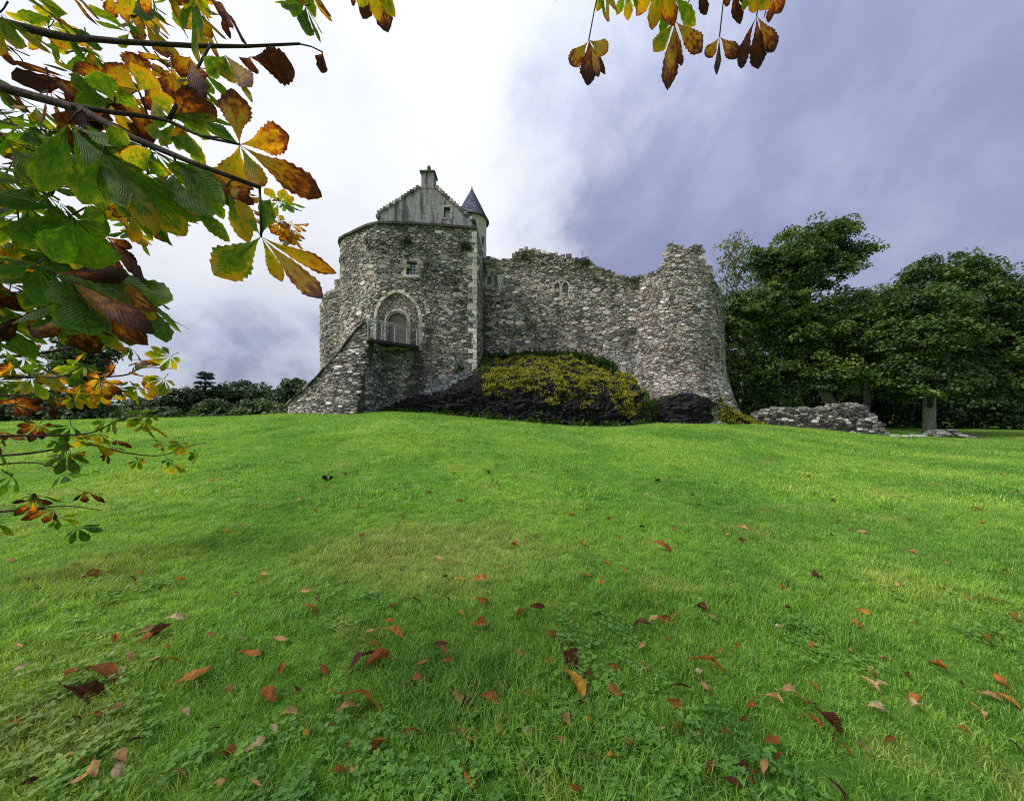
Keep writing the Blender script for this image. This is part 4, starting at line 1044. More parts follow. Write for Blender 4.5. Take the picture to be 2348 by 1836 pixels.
for k, (lab, u) in enumerate((('small pale stone lying beside the end of the ruined wall', 2052), ('flat grey stone in the grass left of the thick trunk', 2080), ('pale kerb stone in the grass close against the thick trunk', 2112), ('dark stone half sunk right of the thick trunk', 2152))):
    g = ground_hit(u, 1003); V, F = box_vf(g+(0, 0, .06), rng.uniform(.3, .6), .3, rng.uniform(.14, .2), (1, .1*k, 0), (-.1*k, 1, 0), bev=.05)
    tag(mk('stone_block', V, F, M_STONE, col=(.42, .42, .4) if k != 3 else (.15, .15, .15), origin=g), lab, 'stone', 'stones along the lawn edge')
# ------------------------------------------------------------------ trees
def leaf_quads(C, N0, size, g, up=.5, jitter=.6):
    """one rhombic leaf at every point"""
    m = len(C); nrm = N0*.6+g.normal(size=(m, 3))*jitter+np.array((0, 0, up)); nrm /= np.linalg.norm(nrm, axis=1)[:, None]+1e-9
    a = np.cross(nrm, g.normal(size=(m, 3))); a /= np.linalg.norm(a, axis=1)[:, None]+1e-9; b = np.cross(nrm, a)
    s = size*g.uniform(.6, 1.3, (m, 1))
    return np.stack([C-a*s*.5, C+b*s*.36-nrm*s*.06, C+a*s*.55-nrm*s*.12, C-b*s*.36-nrm*s*.06], 1).reshape(-1, 3)
def crown_points(blobs, per, g, rsub=.75, nsub=None, flat=.8, fill=.35):
    """blobs: (centre, rx, ry, rz). leaves gathered in layered sprays"""
    C = []; Nn = []; T = []; subs = []
    for c, rx, ry, rz in blobs:
        vol = rx*ry*rz; k = nsub or max(6, int(7.5*vol**.75/rsub**2)); c = np.asarray(c)
        d = g.normal(size=(k, 3)); d /= np.linalg.norm(d, axis=1)[:, None]; rr = g.uniform(fill, 1.05, (k, 1))**.6
        sc = c+d*rr*np.array((rx, ry, rz)); subs.append(sc)
        for q in range(k):
            n = int(per*g.uniform(.6, 1.4)); r = rsub*g.uniform(.6, 1.3)
            e = g.normal(size=(n, 3)); e /= np.linalg.norm(e, axis=1)[:, None]; e[:, 2] = np.abs(e[:, 2])*1.0-.25
            pp = sc[q]+e*np.array((r, r, r*flat))*g.uniform(.35, 1.0, (n, 1))**.5
            pp[:, 2] -= .25*r*(e[:, 0]**2+e[:, 1]**2)
            C.append(pp); Nn.append(e+d[q]*.4); T.append(np.full(n, np.clip(g.normal(.48, .2), .05, .95))+g.uniform(-.2, .2, n))
    return np.concatenate(C), np.concatenate(Nn), np.clip(np.concatenate(T), 0, 1), subs
def limb(a, b, r0, r1, g, n=5, wob=.08):
    a, b = np.asarray(a, float), np.asarray(b, float); L = np.linalg.norm(b-a); pts = []
    for i in range(n+1):
        w = i/n; p = a+(b-a)*w+np.array((0, 0, .12*L*math.sin(math.pi*w)*.5))
        if 0 < i < n: p = p+g.normal(size=3)*wob*L*.5
        pts.append(p)
    return tube_vf(pts, [r0+(r1-r0)*i/n for i in range(n+1)], 6, False)
def tree(name, label, trunk, blobs, seed, size, per, mat=None, bark=None, rsub=.6, group=None, cat='tree', twig=True, up=.5, fill=.35, nsub=None, tshift=0.0, flat=.8, bare=0):
    g = np.random.RandomState(seed); base = trunk[0][:3]
    t = thing(name, base, label, cat, group)
    C, Nn, T, subs = crown_points(blobs, per, g, rsub, nsub, flat, fill)
    T = np.clip(T+tshift, 0, 1)
    # depth inside the crown says nothing about colour: tone varies by spray and leaf, tshift moves whole plants
    V = leaf_quads(C, Nn, size, g, up); mk_faces('crown', V, 4, mat or M_TREE, t, col=np.repeat(np.stack([T]*3, 1), 4, 0))
    tp = [np.array(p[:3], float) for p in trunk]; tr = [p[3] for p in trunk]
    pts, L = spline([np.append(p, r) for p, r in zip(tp, tr)], max(.25, np.linalg.norm(tp[-1]-tp[0])/24))
    V, F = tube_vf(pts[:, :3], np.maximum(pts[:, 3], .02)*(1+.05*g.normal(size=len(pts))), 12); mk('trunk', V, F, bark or M_BARK_PALE, t, smooth=True)
    mb = MB()
    for (c, rx, ry, rz), sc in zip(blobs, subs):
        c = np.asarray(c); i = int(np.argmin([np.linalg.norm(p[:3]-(c-np.array((0, 0, max(1.0, rz*1.2))))) for p in pts])); p0 = pts[i]
        mb.add(*limb(p0[:3], c, max(.03, p0[3]*.5), .03, g, 6))
        if twig:
            for q in sc[::2]: mb.add(*limb(c+(q-c)*.15, q, .026, .008, g, 3))
        for k in range(bare):
            d = g.normal(size=3); d[2] = abs(d[2])+.5; d /= np.linalg.norm(d); e = c+d*np.array((rx, ry, rz))*g.uniform(1.0, 1.6); m_ = c+d*.6*np.array((rx, ry, rz)); mb.add(*limb(m_, e, .014, .004, g, 4, .15))
            for w in range(3): mb.add(*limb(m_+(e-m_)*(.4+.2*w), m_+(e-m_)*(.5+.2*w)+g.normal(size=3)*.35, .008, .003, g, 3, .15))
    mb.build('limbs', M_BARK_DARK, t, smooth=True)
    return t
def B(Y, rows, ry=None):
    out = []
    for (u, v, ru, rv, *k) in rows:
        y = Y+(k[0] if k else 0); out.append((P(u, v, y), ru/FPX*y, (ry or (ru+rv)/2/FPX*y*1.0), rv/FPX*y))
    return out
def trunk_px(rows): return [(*P(u, v, Y), r) for (u, v, Y, r) in rows]
GR_ = 'trees beside the round tower'
tree('sycamore_tree', 'tall broad sycamore with twin rounded top behind the ruined wall', trunk_px([(1912, 935, 25, .34), (1884, 888, 25, .28), (1858, 825, 25.2, .25), (1850, 740, 25.4, .22), (1853, 660, 25.5, .18), (1858, 600, 25.5, .10)]),
     B(25, [(1848, 560, 72, 48), (1915, 548, 48, 40), (1955, 578, 40, 24), (1795, 612, 66, 48), (1868, 622, 84, 40), (1742, 592, 34, 34), (1772, 700, 80, 48), (1700, 715, 52, 46), (1672, 790, 42, 66), (1885, 705, 40, 25, -1), (1820, 770, 70, 50), (1905, 770, 84, 56), (1850, 838, 84, 44), (1958, 715, 44, 48), (1965, 815, 50, 56), (1722, 850, 58, 48), (1925, 860, 60, 40, -2), (1780, 860, 60, 36)]), 41, .17, 84, group=GR_)
tree('sycamore_tree', 'thin pale-leaved tree with bare top twigs against the tower', trunk_px([(1700, 960, 29, .2), (1702, 800, 29, .16), (1690, 680, 29, .1), (1684, 600, 29, .05)]),
     B(29, [(1672, 585, 34, 34), (1704, 612, 34, 34), (1662, 640, 26, 34), (1716, 668, 34, 34), (1690, 560, 26, 26)]), 42, .2, 12, mat=M_YEL, group=GR_, bare=9, rsub=.6)
tree('sycamore_tree', 'dark dense tree with thick pale trunk at the right edge', trunk_px([(2134, 1006, 21, .36), (2131, 985, 21, .31), (2131, 940, 21, .27), (2134, 860, 21.4, .25), (2150, 760, 21.5, .2), (2160, 680, 21.5, .12)]),
     B(21.6, [(2128, 625, 46, 36), (2190, 615, 42, 40), (2088, 690, 58, 46), (2170, 690, 66, 54), (2245, 660, 66, 66), (2064, 768, 56, 46), (2150, 790, 82, 60), (2250, 780, 84, 80), (2076, 850, 58, 38, -1.2), (2135, 872, 70, 34, -2), (2180, 860, 70, 36, -1.5), (2262, 876, 80, 42), (2130, 770, 60, 50, -2), (2160, 700, 60, 50, -1.8), (2040, 690, 26, 34), (2318, 740, 74, 110), (2060, 820, 40, 50, 2), (2350, 860, 70, 60)]), 43, .16, 84, group=GR_, tshift=-.08)
tree('sycamore_tree', 'smaller tree filling the gap between the two big trees', trunk_px([(1985, 985, 28, .24), (1990, 880, 28, .2), (2000, 760, 28, .15), (2004, 690, 28, .08)]),
     B(28, [(2000, 690, 34, 34), (2030, 690, 30, 30), (1985, 745, 44, 40), (2030, 760, 44, 48), (2005, 830, 60, 46), (2050, 880, 60, 44)]), 44, .19, 70, group=GR_, tshift=.1)
GB = 'shaded trees behind the front row'
for i, (u, v0, lab) in enumerate(((1760, 690, 'shaded tree deep behind the tall sycamore'), (1930, 700, 'shaded tree behind the leaning pale trunk'), (2080, 700, 'shaded tree behind the gap left of the thick trunk'), (2220, 720, 'shaded tree behind the thick pale trunk'), (2380, 700, 'shaded tree beyond the rightmost edge of the wood'))):
    g = random.Random(500+i); Y = 35+g.uniform(-2, 3)
    rows = [(u+g.uniform(-25, 25), v0+q, g.uniform(58, 78), 44) for q in (0, 70, 140, 200)]+[(u+s*55, v0+60+q, 52, 46) for s in (-1, 1) for q in (0, 80, 150)]
    tree('shade_tree', lab, trunk_px([(u, 995, Y, .3), (u+8, 850, Y, .22), (u, v0, Y, .08)]), B(Y, rows), 60+i, .36, 34, bark=M_BARK_DARK, group=GB, twig=False, rsub=1.1, tshift=-.35)  # tshift lowers the leaf tone: shade of the wood put into the colour
GS = 'shrubs under the trees'
for i, (u, v, ru, rv, Y, lab) in enumerate(((1690, 905, 44, 34, 25.5, 'green leafy shrub just right of the round tower foot'), (1765, 912, 54, 26, 25, 'low leafy shrub behind the left end of the ruined wall'), (1850, 905, 60, 40, 29, 'dark shrub in the shade behind the ruined wall'), (1990, 925, 70, 48, 31, 'dark shrub in deep shade past the wall end'), (2090, 930, 60, 50, 30, 'dark shrub in deep shade left of the thick trunk'), (2200, 935, 70, 50, 29.5, 'dark shrub in deep shade right of the thick trunk'), (2310, 930, 80, 56, 29, 'dark shrub at the far right behind the tumbled stones'))):
    g_ = ground_z((u-CU)/FPX*Y, Y); x = (u-CU)/FPX*Y; zt = EYE+(HV-(v-rv))/FPX*Y; n = 5
    bl = [((x+(k-2)*ru/FPX*Y*.42, Y+.6*((k % 2)-.5), g_+(zt-g_)*(.5+.12*((k*2) % 3-1))), ru/FPX*Y*.42, ru/FPX*Y*.5, (zt-g_)*.5) for k in range(n)]
    tree('shrub', lab, [(x, Y, g_-.1, .07), (x+.05, Y, g_+.5, .05), (x, Y, g_+(zt-g_)*.6, .03)], bl, 80+i, .19 if i < 2 else .28, 30, bark=M_BARK_DARK, group=GS, cat='shrub', twig=False, rsub=.5 if i < 2 else .8, tshift=-.05 if i < 2 else -.4)  # all but the first two have understorey shade painted into their leaf colour

# ------------------------------------------------------------------ the far tree line on the left
GF = 'far trees along the left skyline'
far = [(-70, 915, 60, 60, 'far tree past the leftmost twigs'), (30, 898, 56, 64, 'far tree low behind the leftmost chestnut leaves'), (120, 905, 60, 62, 'far tree at the left end of the line, behind the twigs'), (192, 748, 52, 46, 'tall far tree showing between the chestnut leaves at left'), (235, 925, 40, 70, 'low far tree left of the skyline dip'), (290, 923, 38, 72, 'low rounded far tree in the skyline dip'), (345, 905, 40, 70, 'far tree where the tree line starts to rise'), (396, 889, 40, 66, 'far tree with rounded top left of the conifer'), (432, 884, 30, 68, 'dark far tree just left of the conifer'), (512, 883, 38, 70, 'far tree just right of the conifer'), (556, 871, 36, 74, 'paler far tree with a domed top midway to the stair'), (600, 879, 40, 72, 'wide far tree midway to the stair'), (640, 884, 30, 70, 'low far tree left of the tall one by the stair'), (676, 866, 34, 66, 'tall dark far tree next to the stair foot'), (715, 876, 40, 64, 'far tree partly hidden behind the stair'),
       (300, 938, 44, 60, 'low bushy tree in front of the skyline dip'), (370, 930, 40, 58, 'low bushy tree in front of the rising tree line'), (486, 916, 44, 55, 'pale bushy tree in front of the conifer'), (545, 925, 36, 56, 'low pale bush right of the conifer foot'), (610, 915, 44, 58, 'rounded bushy tree in front of the line left of the stair'), (665, 920, 36, 57, 'low dark bushy tree beside the stair foot')]
for i, (u, v, ru, Y, lab) in enumerate(far):
    g = random.Random(900+i); x = (u-CU)/FPX*Y; zb = ground_z(x, Y)-.3; zt = EYE+(HV-v)/FPX*Y; rx = ru/FPX*Y; H = zt-zb
    bl = [((x+g.uniform(-.2, .2)*rx, Y, zt-rx*.42), rx*.62, rx*.6, rx*.42)]
    for k in range(10): q = g.uniform(-1, 1); bl.append(((x+q*rx*.78, Y+g.uniform(-.5, .5)*rx, zb+H*g.uniform(.22, .80)), rx*.48, rx*.5, H*.20))
    tree('far_tree', lab, [(x, Y, zb-.3, .3), (x+.2, Y, zb+H*.5, .2), (x, Y, zt-.8, .06)], bl, 100+i, .5, 40, mat=M_FAR, bark=M_BARK_DARK, group=GF, twig=False, rsub=1.25, tshift=(.12 if i > 14 else g.uniform(-.18, .08)), flat=.6)
# umbrella-topped conifer
Y = 68; u = 470; x = (u-CU)/FPX*Y; zb = ground_z(x, Y)-.3; zt = EYE+(HV-853)/FPX*Y
bl = [((x, Y, zt-.3), 1.3, 1.3, .35), ((x, Y, zt-1.0), 1.7, 1.7, .3), ((x-.3, Y, zt-2.1), 1.6, 1.6, .25), ((x+.5, Y, zt-3.0), 1.9, 1.9, .28), ((x-.4, Y, zt-3.9), 2.2, 2.2, .3), ((x+.3, Y, zt-4.9), 2.5, 2.5, .35)]
tree('conifer_tree', 'dark far conifer rising above the left tree line', [(x, Y, zb, .3), (x, Y, zb+(zt-zb)*.5, .22), (x, Y, zt, .05)], bl, 140, .34, 30, mat=M_PINE, bark=M_BARK_DARK, twig=True, rsub=.55, flat=.4, nsub=16)
# ------------------------------------------------------------------ horse chestnut overhanging from the left
def m_chestnut(name, ramp, obj=False):
    """blade colour by age, browning in from tip and margin, with pinnate veins"""
    m, t = new_mat(name)
    uvn = N(t, 'ShaderNodeUVMap').outputs[0]; s = N(t, 'ShaderNodeSeparateXYZ', {0: uvn}); tt_, ww = s.outputs[0], s.outputs[1]
    w = MATH(t, 'ABSOLUTE', MATH(t, 'MULTIPLY', MATH(t, 'SUBTRACT', ww, .5), 2.0))
    c = N(t, 'ShaderNodeSeparateColor', {0: COLA(t)}); stage, rnd = c.outputs[0], c.outputs[1]
    vein = MATH(t, 'SUBTRACT', MATH(t, 'MULTIPLY', tt_, 15.0), MATH(t, 'MULTIPLY', w, 3.6))
    vs_ = MATH(t, 'ABSOLUTE', MATH(t, 'SUBTRACT', MATH(t, 'FRACT', vein), .5))
    vl = MATH(t, 'MAXIMUM', SMOOTH(t, vs_, .10, .0), SMOOTH(t, w, .07, .0))
    vec = N(t, 'ShaderNodeCombineXYZ', {0: MATH(t, 'MULTIPLY', tt_, 2.2), 1: w, 2: MATH(t, 'MULTIPLY', rnd, 37.0)}).outputs[0]
    n1_ = NOISE(t, vec, 3.0, 5, .6, .6); n2_ = NOISE(t, SCALEV(t, POS(t), (1, 1, 1)), 38, 4, .65)
    edge = MATH(t, 'ADD', MATH(t, 'MULTIPLY', MATH(t, 'POWER', w, 3.0), .20), MATH(t, 'MULTIPLY', MATH(t, 'POWER', tt_, 2.5), .50))
    f = MATH(t, 'ADD', stage, MATH(t, 'MULTIPLY', edge, MATH(t, 'ADD', .25, stage)))
    f = MATH(t, 'ADD', f, MATH(t, 'MULTIPLY', MATH(t, 'SUBTRACT', n1_, .5), .85))
    f = MATH(t, 'ADD', f, MATH(t, 'MULTIPLY', MATH(t, 'SUBTRACT', n2_, .5), .30))
    f = MATH(t, 'ADD', f, MATH(t, 'MULTIPLY', SMOOTH(t, vs_, .42, .5), MATH(t, 'MULTIPLY', stage, .18)), clamp=True)
    col = RAMP(t, f, ramp)
    col = MIX(t, MATH(t, 'MULTIPLY', vl, .45), col, MIX(t, 1, col, (.45, .5, .4), 'MULTIPLY'))
    b = N(t, 'ShaderNodeBump', {'Height': vs_, 'Distance': .002, 'Strength': .6})
    p = N(t, 'ShaderNodeBsdfPrincipled', {0: col, 'Roughness': .6, 'Specular IOR Level': .2, 'Normal': b.outputs[0]})
    tr = N(t, 'ShaderNodeBsdfTranslucent', {0: MIX(t, 1, col, (2.1, 1.95, .8), 'MULTIPLY')})
    mx = N(t, 'ShaderNodeMixShader', {0: .6, 1: p.outputs[0], 2: tr.outputs[0]}); N(t, 'ShaderNodeOutputMaterial', {0: mx.outputs[0]})
    return m
AUT = [(0, (.028, .075, .006)), (.22, (.060, .135, .008)), (.36, (.14, .20, .010)), (.48, (.36, .27, .012)), (.60, (.46, .22, .012)), (.72, (.24, .065, .012)), (.84, (.085, .022, .012)), (1, (.03, .012, .010))]
M_CHEST = m_chestnut('chestnut_leaf', AUT)
def leaflet_vf(base, tip, width, nrm, rng, curl=0.1, fold=.18, nL=18, serr=.07, stage=.2, droop=None, twist=0.0):
    base = np.asarray(base, float); tip = np.asarray(tip, float); ax = tip-base; L = np.linalg.norm(ax); ax /= L
    nrm = np.asarray(nrm, float); sd = np.cross(nrm, ax); sd /= np.linalg.norm(sd)+1e-9; n = np.cross(ax, sd)
    V = []; UV = []; cols = [-1, -.55, 0, .55, 1]; wv = rng.uniform(0, 6)
    for i in range(nL+1):
        q = i/nL; wd = width/2*(max(0, math.sin(math.pi*min(1, q*.985+.012)**1.9))**.92+.012); tw = twist*q
        s2 = sd*math.cos(tw)+n*math.sin(tw); n2_ = n*math.cos(tw)-sd*math.sin(tw)
        for j in cols:
            e = 1.0
            if abs(j) == 1: e = 1+serr*(1 if i % 2 else -1)+.05*math.sin(wv+i*.9+j)
            p = base+ax*L*q+s2*wd*j*e+n2_*(-fold*abs(j)*wd*(1.0 if abs(j) < 1 else .9)+curl*L*(q-q*q*1.6)+.018*L*math.sin(wv+q*9)*abs(j)+.003*L*math.sin(q*42+abs(j)*3)*(.4+abs(j)))
            V.append(p); UV.append((q, (j+1)/2))
    F = []
    for i in range(nL):
        for j in range(4): a = i*5+j; F.append((a, a+1, a+6, a+5))
    return V, F, UV, [(stage, rng.random(), 0)]*len(V)
class LeafB:
    def __init__(s): s.V = []; s.F = []; s.UV = []; s.C = []; s.M = []
    def add(s, V, F, UV, C, m=0):
        k = len(s.V); s.V += [tuple(v) for v in V]; s.F += [tuple(i+k for i in f) for f in F]; s.UV += UV; s.C += C; s.M += [m]*len(F)
    def tube(s, pts, rads, n=5):
        V, F = tube_vf(pts, rads, n); s.add(V, F, [(0.5, .5)]*len(V), [(.3, .5, 0)]*len(V), 1)
    def build(s, name, parent, origin=None): return mk(name, s.V, s.F, [M_CHEST, M_TWIG], parent, col=s.C, uv=s.UV, smooth=True, origin=origin, fmat=s.M)
chest = thing('chestnut_tree', (-6.2, .4, 0), 'horse chestnut in autumn leaf reaching over the lawn from the left', 'tree')
rng = random.Random(51)
mk('trunk', *tube_vf([(-6.2, .4, -.2), (-6.15, .4, .5), (-6.0, .42, 2), (-5.8, .4, 3.6), (-5.6, .2, 6), (-5.3, 0, 9)], [.52, .4, .34, .3, .22, .12], 14), M_TWIG, chest, smooth=True)
def z5(x, y): return 130+x/3.05, 140+y/3.05
def z6(x, y): return 130+x/2.945, 640+y/2.945
def br(pts, r0, r1, n=9):
    p, L = spline(pts, max(.03, np.linalg.norm(np.asarray(pts[-1])-np.asarray(pts[0]))/26)); k = len(p)
    rr = [r0+(r1-r0)*(i/(k-1))**.8 for i in range(k)]; rr = [r*(1+.12*(1 if i % 5 == 0 else 0)*(i > 2)) for i, r in enumerate(rr)]
    return mk('branch', *tube_vf(p, rr, n), M_TWIG, chest, smooth=True)
def px5(rows): return [P(*z5(x, y), d) for x, y, d in rows]
def px6(rows): return [P(*z6(x, y), d) for x, y, d in rows]
SRC = np.array((-5.9, .45, 2.9))
br([SRC, (-3.2, .9, 2.9)]+px5([(-330, 200, 1.0), (62, 292, .92), (180, 342, .9), (400, 470, .87), (600, 570, .85), (800, 650, .83), (1000, 730, .82), (1200, 800, .81), (1420, 885, .80)]), .055, .0045)
br(px5([(110, 315, .91), (320, 350, .92), (560, 380, .93), (780, 420, .93), (1000, 520, .92), (1280, 585, .9)]), .0075, .0025)
br(px5([(780, 420, .93), (860, 270, .95), (940, 150, .98), (990, 40, 1.0), (1080, -120, 1.05)]), .0055, .003)
br([(-3.2, .9, 2.9)]+px5([(-420, 900, 1.5), (60, 800, 1.45), (420, 1000, 1.4), (650, 1150, 1.45)]), .02, .003)
br([(-3.2, .9, 2.9)]+px5([(-500, 1150, 1.3), (-100, 1230, 1.2), (130, 1350, 1.1), (420, 1480, 1.1)]), .02, .003)
br([SRC, (-3.6, 1.0, 3.2)]+px5([(-300, -250, 1.5), (200, -160, 1.4), (700, -120, 1.3), (1200, -100, 1.25), (1700, -120, 1.25)]), .05, .004)
# the leaves picked out one by one against the sky: hub, then (tip x, tip y, width, age, twist)
def to_cam(p): d = np.array((0, 0, EYE))-p; return d/np.linalg.norm(d)
def hero(hub, d, leaflets, zf=z5, sc=3.05, stem=None):
    lb = LeafB(); H = P(*zf(*hub), d)
    for (tx, ty, w, stg, *rest) in leaflets:
        bx, by = hub
        if len(rest) > 2: bx, by = rest[2]
        B0 = P(*zf(bx, by), d); T = P(*zf(tx, ty), d+rng.uniform(-.05, .06)); nr = to_cam((B0+T)/2)+np.array([rng.uniform(-.35, .35) for _ in range(3)])
        lb.add(*leaflet_vf(B0, T, w/sc/FPX*d, nr, rng, curl=rest[0] if rest else rng.uniform(-.12, .14), fold=rng.uniform(.05, .3), stage=stg, nL=22, twist=rest[1] if len(rest) > 1 else rng.uniform(-.3, .3)))
    if stem is not None:
        Q = P(*zf(*stem), d+.03); lb.tube([Q, (Q+H)/2+np.array((0, 0, .006)), H], [.003, .0024, .0026])
    lb.build('leaf', chest, origin=H)
hero((1430, 1228), .78, [(1105, 1500, 250, .25), (1575, 1545, 95, .36), (1880, 1690, 135, .48), (1945, 1490, 120, .46), (1500, 965, 115, .14, .05, 0), (1262, 975, 95, .32)], stem=(1420, 885))
hero((1280, 585), .88, [(1225, 185, 190, .50, .05, .1), (1645, 545, 200, .50, .22, .4), (1848, 945, 185, .52, .05, .2), (1200, 945, 240, .47, -.1, .5), (1035, 405, 105, .12, .1, .9), (1440, 880, 120, .38)], stem=(1000, 520))
hero((575, 215), .95, [(330, 10, 190, .46), (560, -60, 150, .48), (650, 60, 165, .38), (130, 60, 150, .52), (400, 170, 110, .44)], stem=(640, 400))
hero((405, 295), .92, [(80, 150, 160, .08), (270, 70, 160, .10), (535, 240, 130, .18), (120, 285, 100, .1), (380, 215, 60, .8)], stem=(330, 350))
hero((790, 400), .95, [(620, 270, 170, .34), (1090, 385, 150, .22), (980, 200, 130, .62), (1110, 320, 150, .66), (700, 190, 120, .34)])
hero((760, 520), .98, [(905, 580, 120, .16), (1005, 640, 120, .15), (910, 500, 80, .44), (640, 480, 90, .2)])
hero((90, 430), .86, [(480, 1010, 190, .10, .05, .3), (330, 1060, 150, .10), (-120, 900, 200, .1), (520, 620, 140, .12)], stem=(180, 340))
hero((330, 640), .84, [(885, 1205, 235, .22, .06, .2), (950, 1125, 210, .08, .05, .3), (700, 1190, 150, .26), (180, 1000, 170, .12), (470, 480, 110, .16)], stem=(400, 470))
hero((640, 790), .83, [(1088, 1055, 150, .12, .05, .4), (1195, 1260, 120, .16, .05, .5, (900, 960)), (520, 590, 175, .28), (745, 740, 120, .2)], stem=(600, 570))
hero((830, 700), .84, [(1205, 1005, 165, .12), (1120, 840, 130, .13), (1000, 905, 140, .16), (1080, 1040, 110, .18)], stem=(800, 650))
hero((1190, 880), .83, [(1330, 1250, 120, .28, .2, .5), (1280, 930, 100, .5), (1060, 830, 110, .16)], stem=(1235, 830))
hero((130, 1110), .8, [(270, 1460, 290, .06, .03, .1), (370, 1190, 160, .07), (-60, 1400, 200, .08), (330, 1060, 110, .14)])
hero((350, 1230), .98, [(610, 1560, 110, .76), (560, 1440, 80, .72), (425, 1560, 90, .66), (530, 1310, 70, .7)])
hero((-40, 1480), .95, [(500, 1640, 150, .22), (330, 1720, 170, .10), (150, 1760, 200, .06), (520, 1500, 120, .74)])
hero((120, -60), .95, [(790, 140, 200, .12, 0, 0), (735, 212, 130, .5), (640, 250, 150, .24), (400, 40, 130, .14)], zf=z6, sc=2.945)
hero((100, 20), .92, [(622, 320, 150, .62), (585, 435, 170, .52), (345, 340, 180, .04), (230, 385, 210, .05), (90, 330, 180, .05)], zf=z6, sc=2.945)
hero((-30, 60), .98, [(160, 250, 190, .06), (420, 180, 130, .2), (480, 70, 120, .7)], zf=z6, sc=2.945)
hero((1180, -40), 1.05, [(1200, 140, 120, .26), (1370, 185, 130, .5), (1040, 90, 110, .16), (1385, 310, 40, .3)])
hero((1350, -30), 1.1, [(1640, 70, 190, .78), (1350, 60, 120, .7), (1560, 30, 120, .7)])
hero((1860, -60), 1.25, [(1855, 75, 70, .8), (1830, 20, 60, .7)], stem=(1700, -118))
hero((930, -30), 1.0, [(995, 140, 130, .6), (880, 130, 110, .74), (1000, 230, 110, .66), (820, 60, 130, .5)])
# leaves hanging from the twig over the right half of the sky
br([(-3.6, 1.0, 3.2), (-1.5, 1.1, 3.3), P(1050, -90, 1.3), P(1300, -40, 1.3), P(1500, -30, 1.32), P(1650, -10, 1.3), P(1800, -25, 1.28)], .02, .003)
zi = lambda x, y: (x, y)
for hub, ls in (((1350, 92), [(1348, 192, 38, .68), (1372, 176, 20, .5), (1385, 172, 16, .8), (1310, 150, 34, .5), (1392, 120, 30, .4)]), ((1548, 48), [(1532, 194, 34, .54), (1560, 160, 30, .62), (1500, 120, 34, .3), (1610, 120, 34, .5)]), ((1650, 84), [(1646, 174, 13, .8), (1620, 130, 26, .5), (1690, 130, 26, .6)]), ((1735, 36), [(1692, 164, 30, .74), (1738, 160, 32, .76), (1780, 120, 30, .6)])):
    hero(hub, rng.uniform(1.18, 1.4), [(a+rng.uniform(-3, 3), b, w, s_) for a, b, w, s_ in ls], zf=zi, sc=1.0, stem=(hub[0]-rng.uniform(-30, 40), -42))
# ---- the rest of the foliage: compound leaves along the twigs
def compound(rng, n, L, stage, nL=12):
    lb = LeafB()
    for k in range(n):
        a = (k-(n-1)/2)/(n-1)*R(230)+rng.uniform(-.08, .08); ln = L*(1-.38*abs(k-(n-1)/2)/((n-1)/2))*rng.uniform(.88, 1.1); dr = rng.uniform(.25, .8)
        d = np.array((math.sin(a), math.cos(a), -dr)); d /= np.linalg.norm(d); nr = np.array((0, 0, 1.0))+d*dr*.8+np.array([rng.uniform(-.25, .25) for _ in range(3)])
        lb.add(*leaflet_vf(d*.006, d*ln, ln*rng.uniform(.34, .44), nr, rng, curl=rng.uniform(-.05, .2), fold=rng.uniform(.1, .45), nL=nL, stage=min(.95, max(.02, stage+rng.uniform(-.1, .16))), twist=rng.uniform(-.4, .4)))
    lb.tube([(0, 0, 0), (0, -L*.15, L*.05), (0, -L*.32, L*.13)], [.0022, .002, .0026]); return lb
VAR = {}
for key, st_ in (('green', .07), ('lime', .24), ('gold', .44), ('rust', .66)):
    for k in range(4):
        o = compound(rng, rng.choice([5, 6, 7]), .17, st_).build('leaf', None); VAR[key, k] = o.data; bpy.data.objects.remove(o)
NLEAF = [0]
def put_leaf(p, key, scale, tilt=.5, yaw=None, pitch=None):
    o = bpy.data.objects.new('leaf', VAR[key, rng.randrange(4)]); COL.objects.link(o); o.parent = chest; NLEAF[0] += 1
    o.location = tuple(np.asarray(p)-wloc(chest)); o.scale = (scale,)*3
    o.rotation_euler = (rng.gauss(pitch if pitch is not None else -.2, tilt*.6), rng.gauss(0, tilt*.6), yaw if yaw is not None else rng.uniform(0, 6.28))
def fill(poly, n, d0, d1, weights, s0, s1, tilt=.6):
    xs = [p[0] for p in poly]; ys = [p[1] for p in poly]; k = 0
    while k < n:
        u, v = rng.uniform(min(xs), max(xs)), rng.uniform(min(ys), max(ys))
        if not in_poly(u, v, poly): continue
        put_leaf(P(u, v, rng.uniform(d0, d1)), rng.choices(list(weights), list(weights.values()))[0], rng.uniform(s0, s1), tilt, yaw=rng.gauss(-1.9, 1.0)); k += 1
fill([(520, -110), (1050, -110), (900, -40), (700, 20), (560, 40)], 9, 1.2, 1.7, {'green': 2, 'lime': 2, 'gold': 3, 'rust': 2}, .8, 1.1)
fill([(-60, -60), (520, -60), (480, 130), (500, 260), (420, 330), (300, 330), (200, 270), (-60, 250)], 44, 1.15, 2.0, {'lime': 3, 'gold': 4, 'green': 3, 'rust': 2}, .9, 1.3)
fill([(-60, 230), (300, 260), (430, 330), (510, 430), (420, 470), (330, 490), (230, 500), (150, 520), (-60, 520)], 54, 1.15, 2.0, {'green': 8, 'lime': 2, 'gold': .6, 'rust': 1}, .95, 1.35)
fill([(-60, 480), (200, 500), (250, 560), (300, 620), (330, 680), (240, 700), (180, 730), (-60, 770)], 44, 1.05, 1.7, {'green': 8, 'lime': .7, 'rust': 1.6}, .95, 1.3)
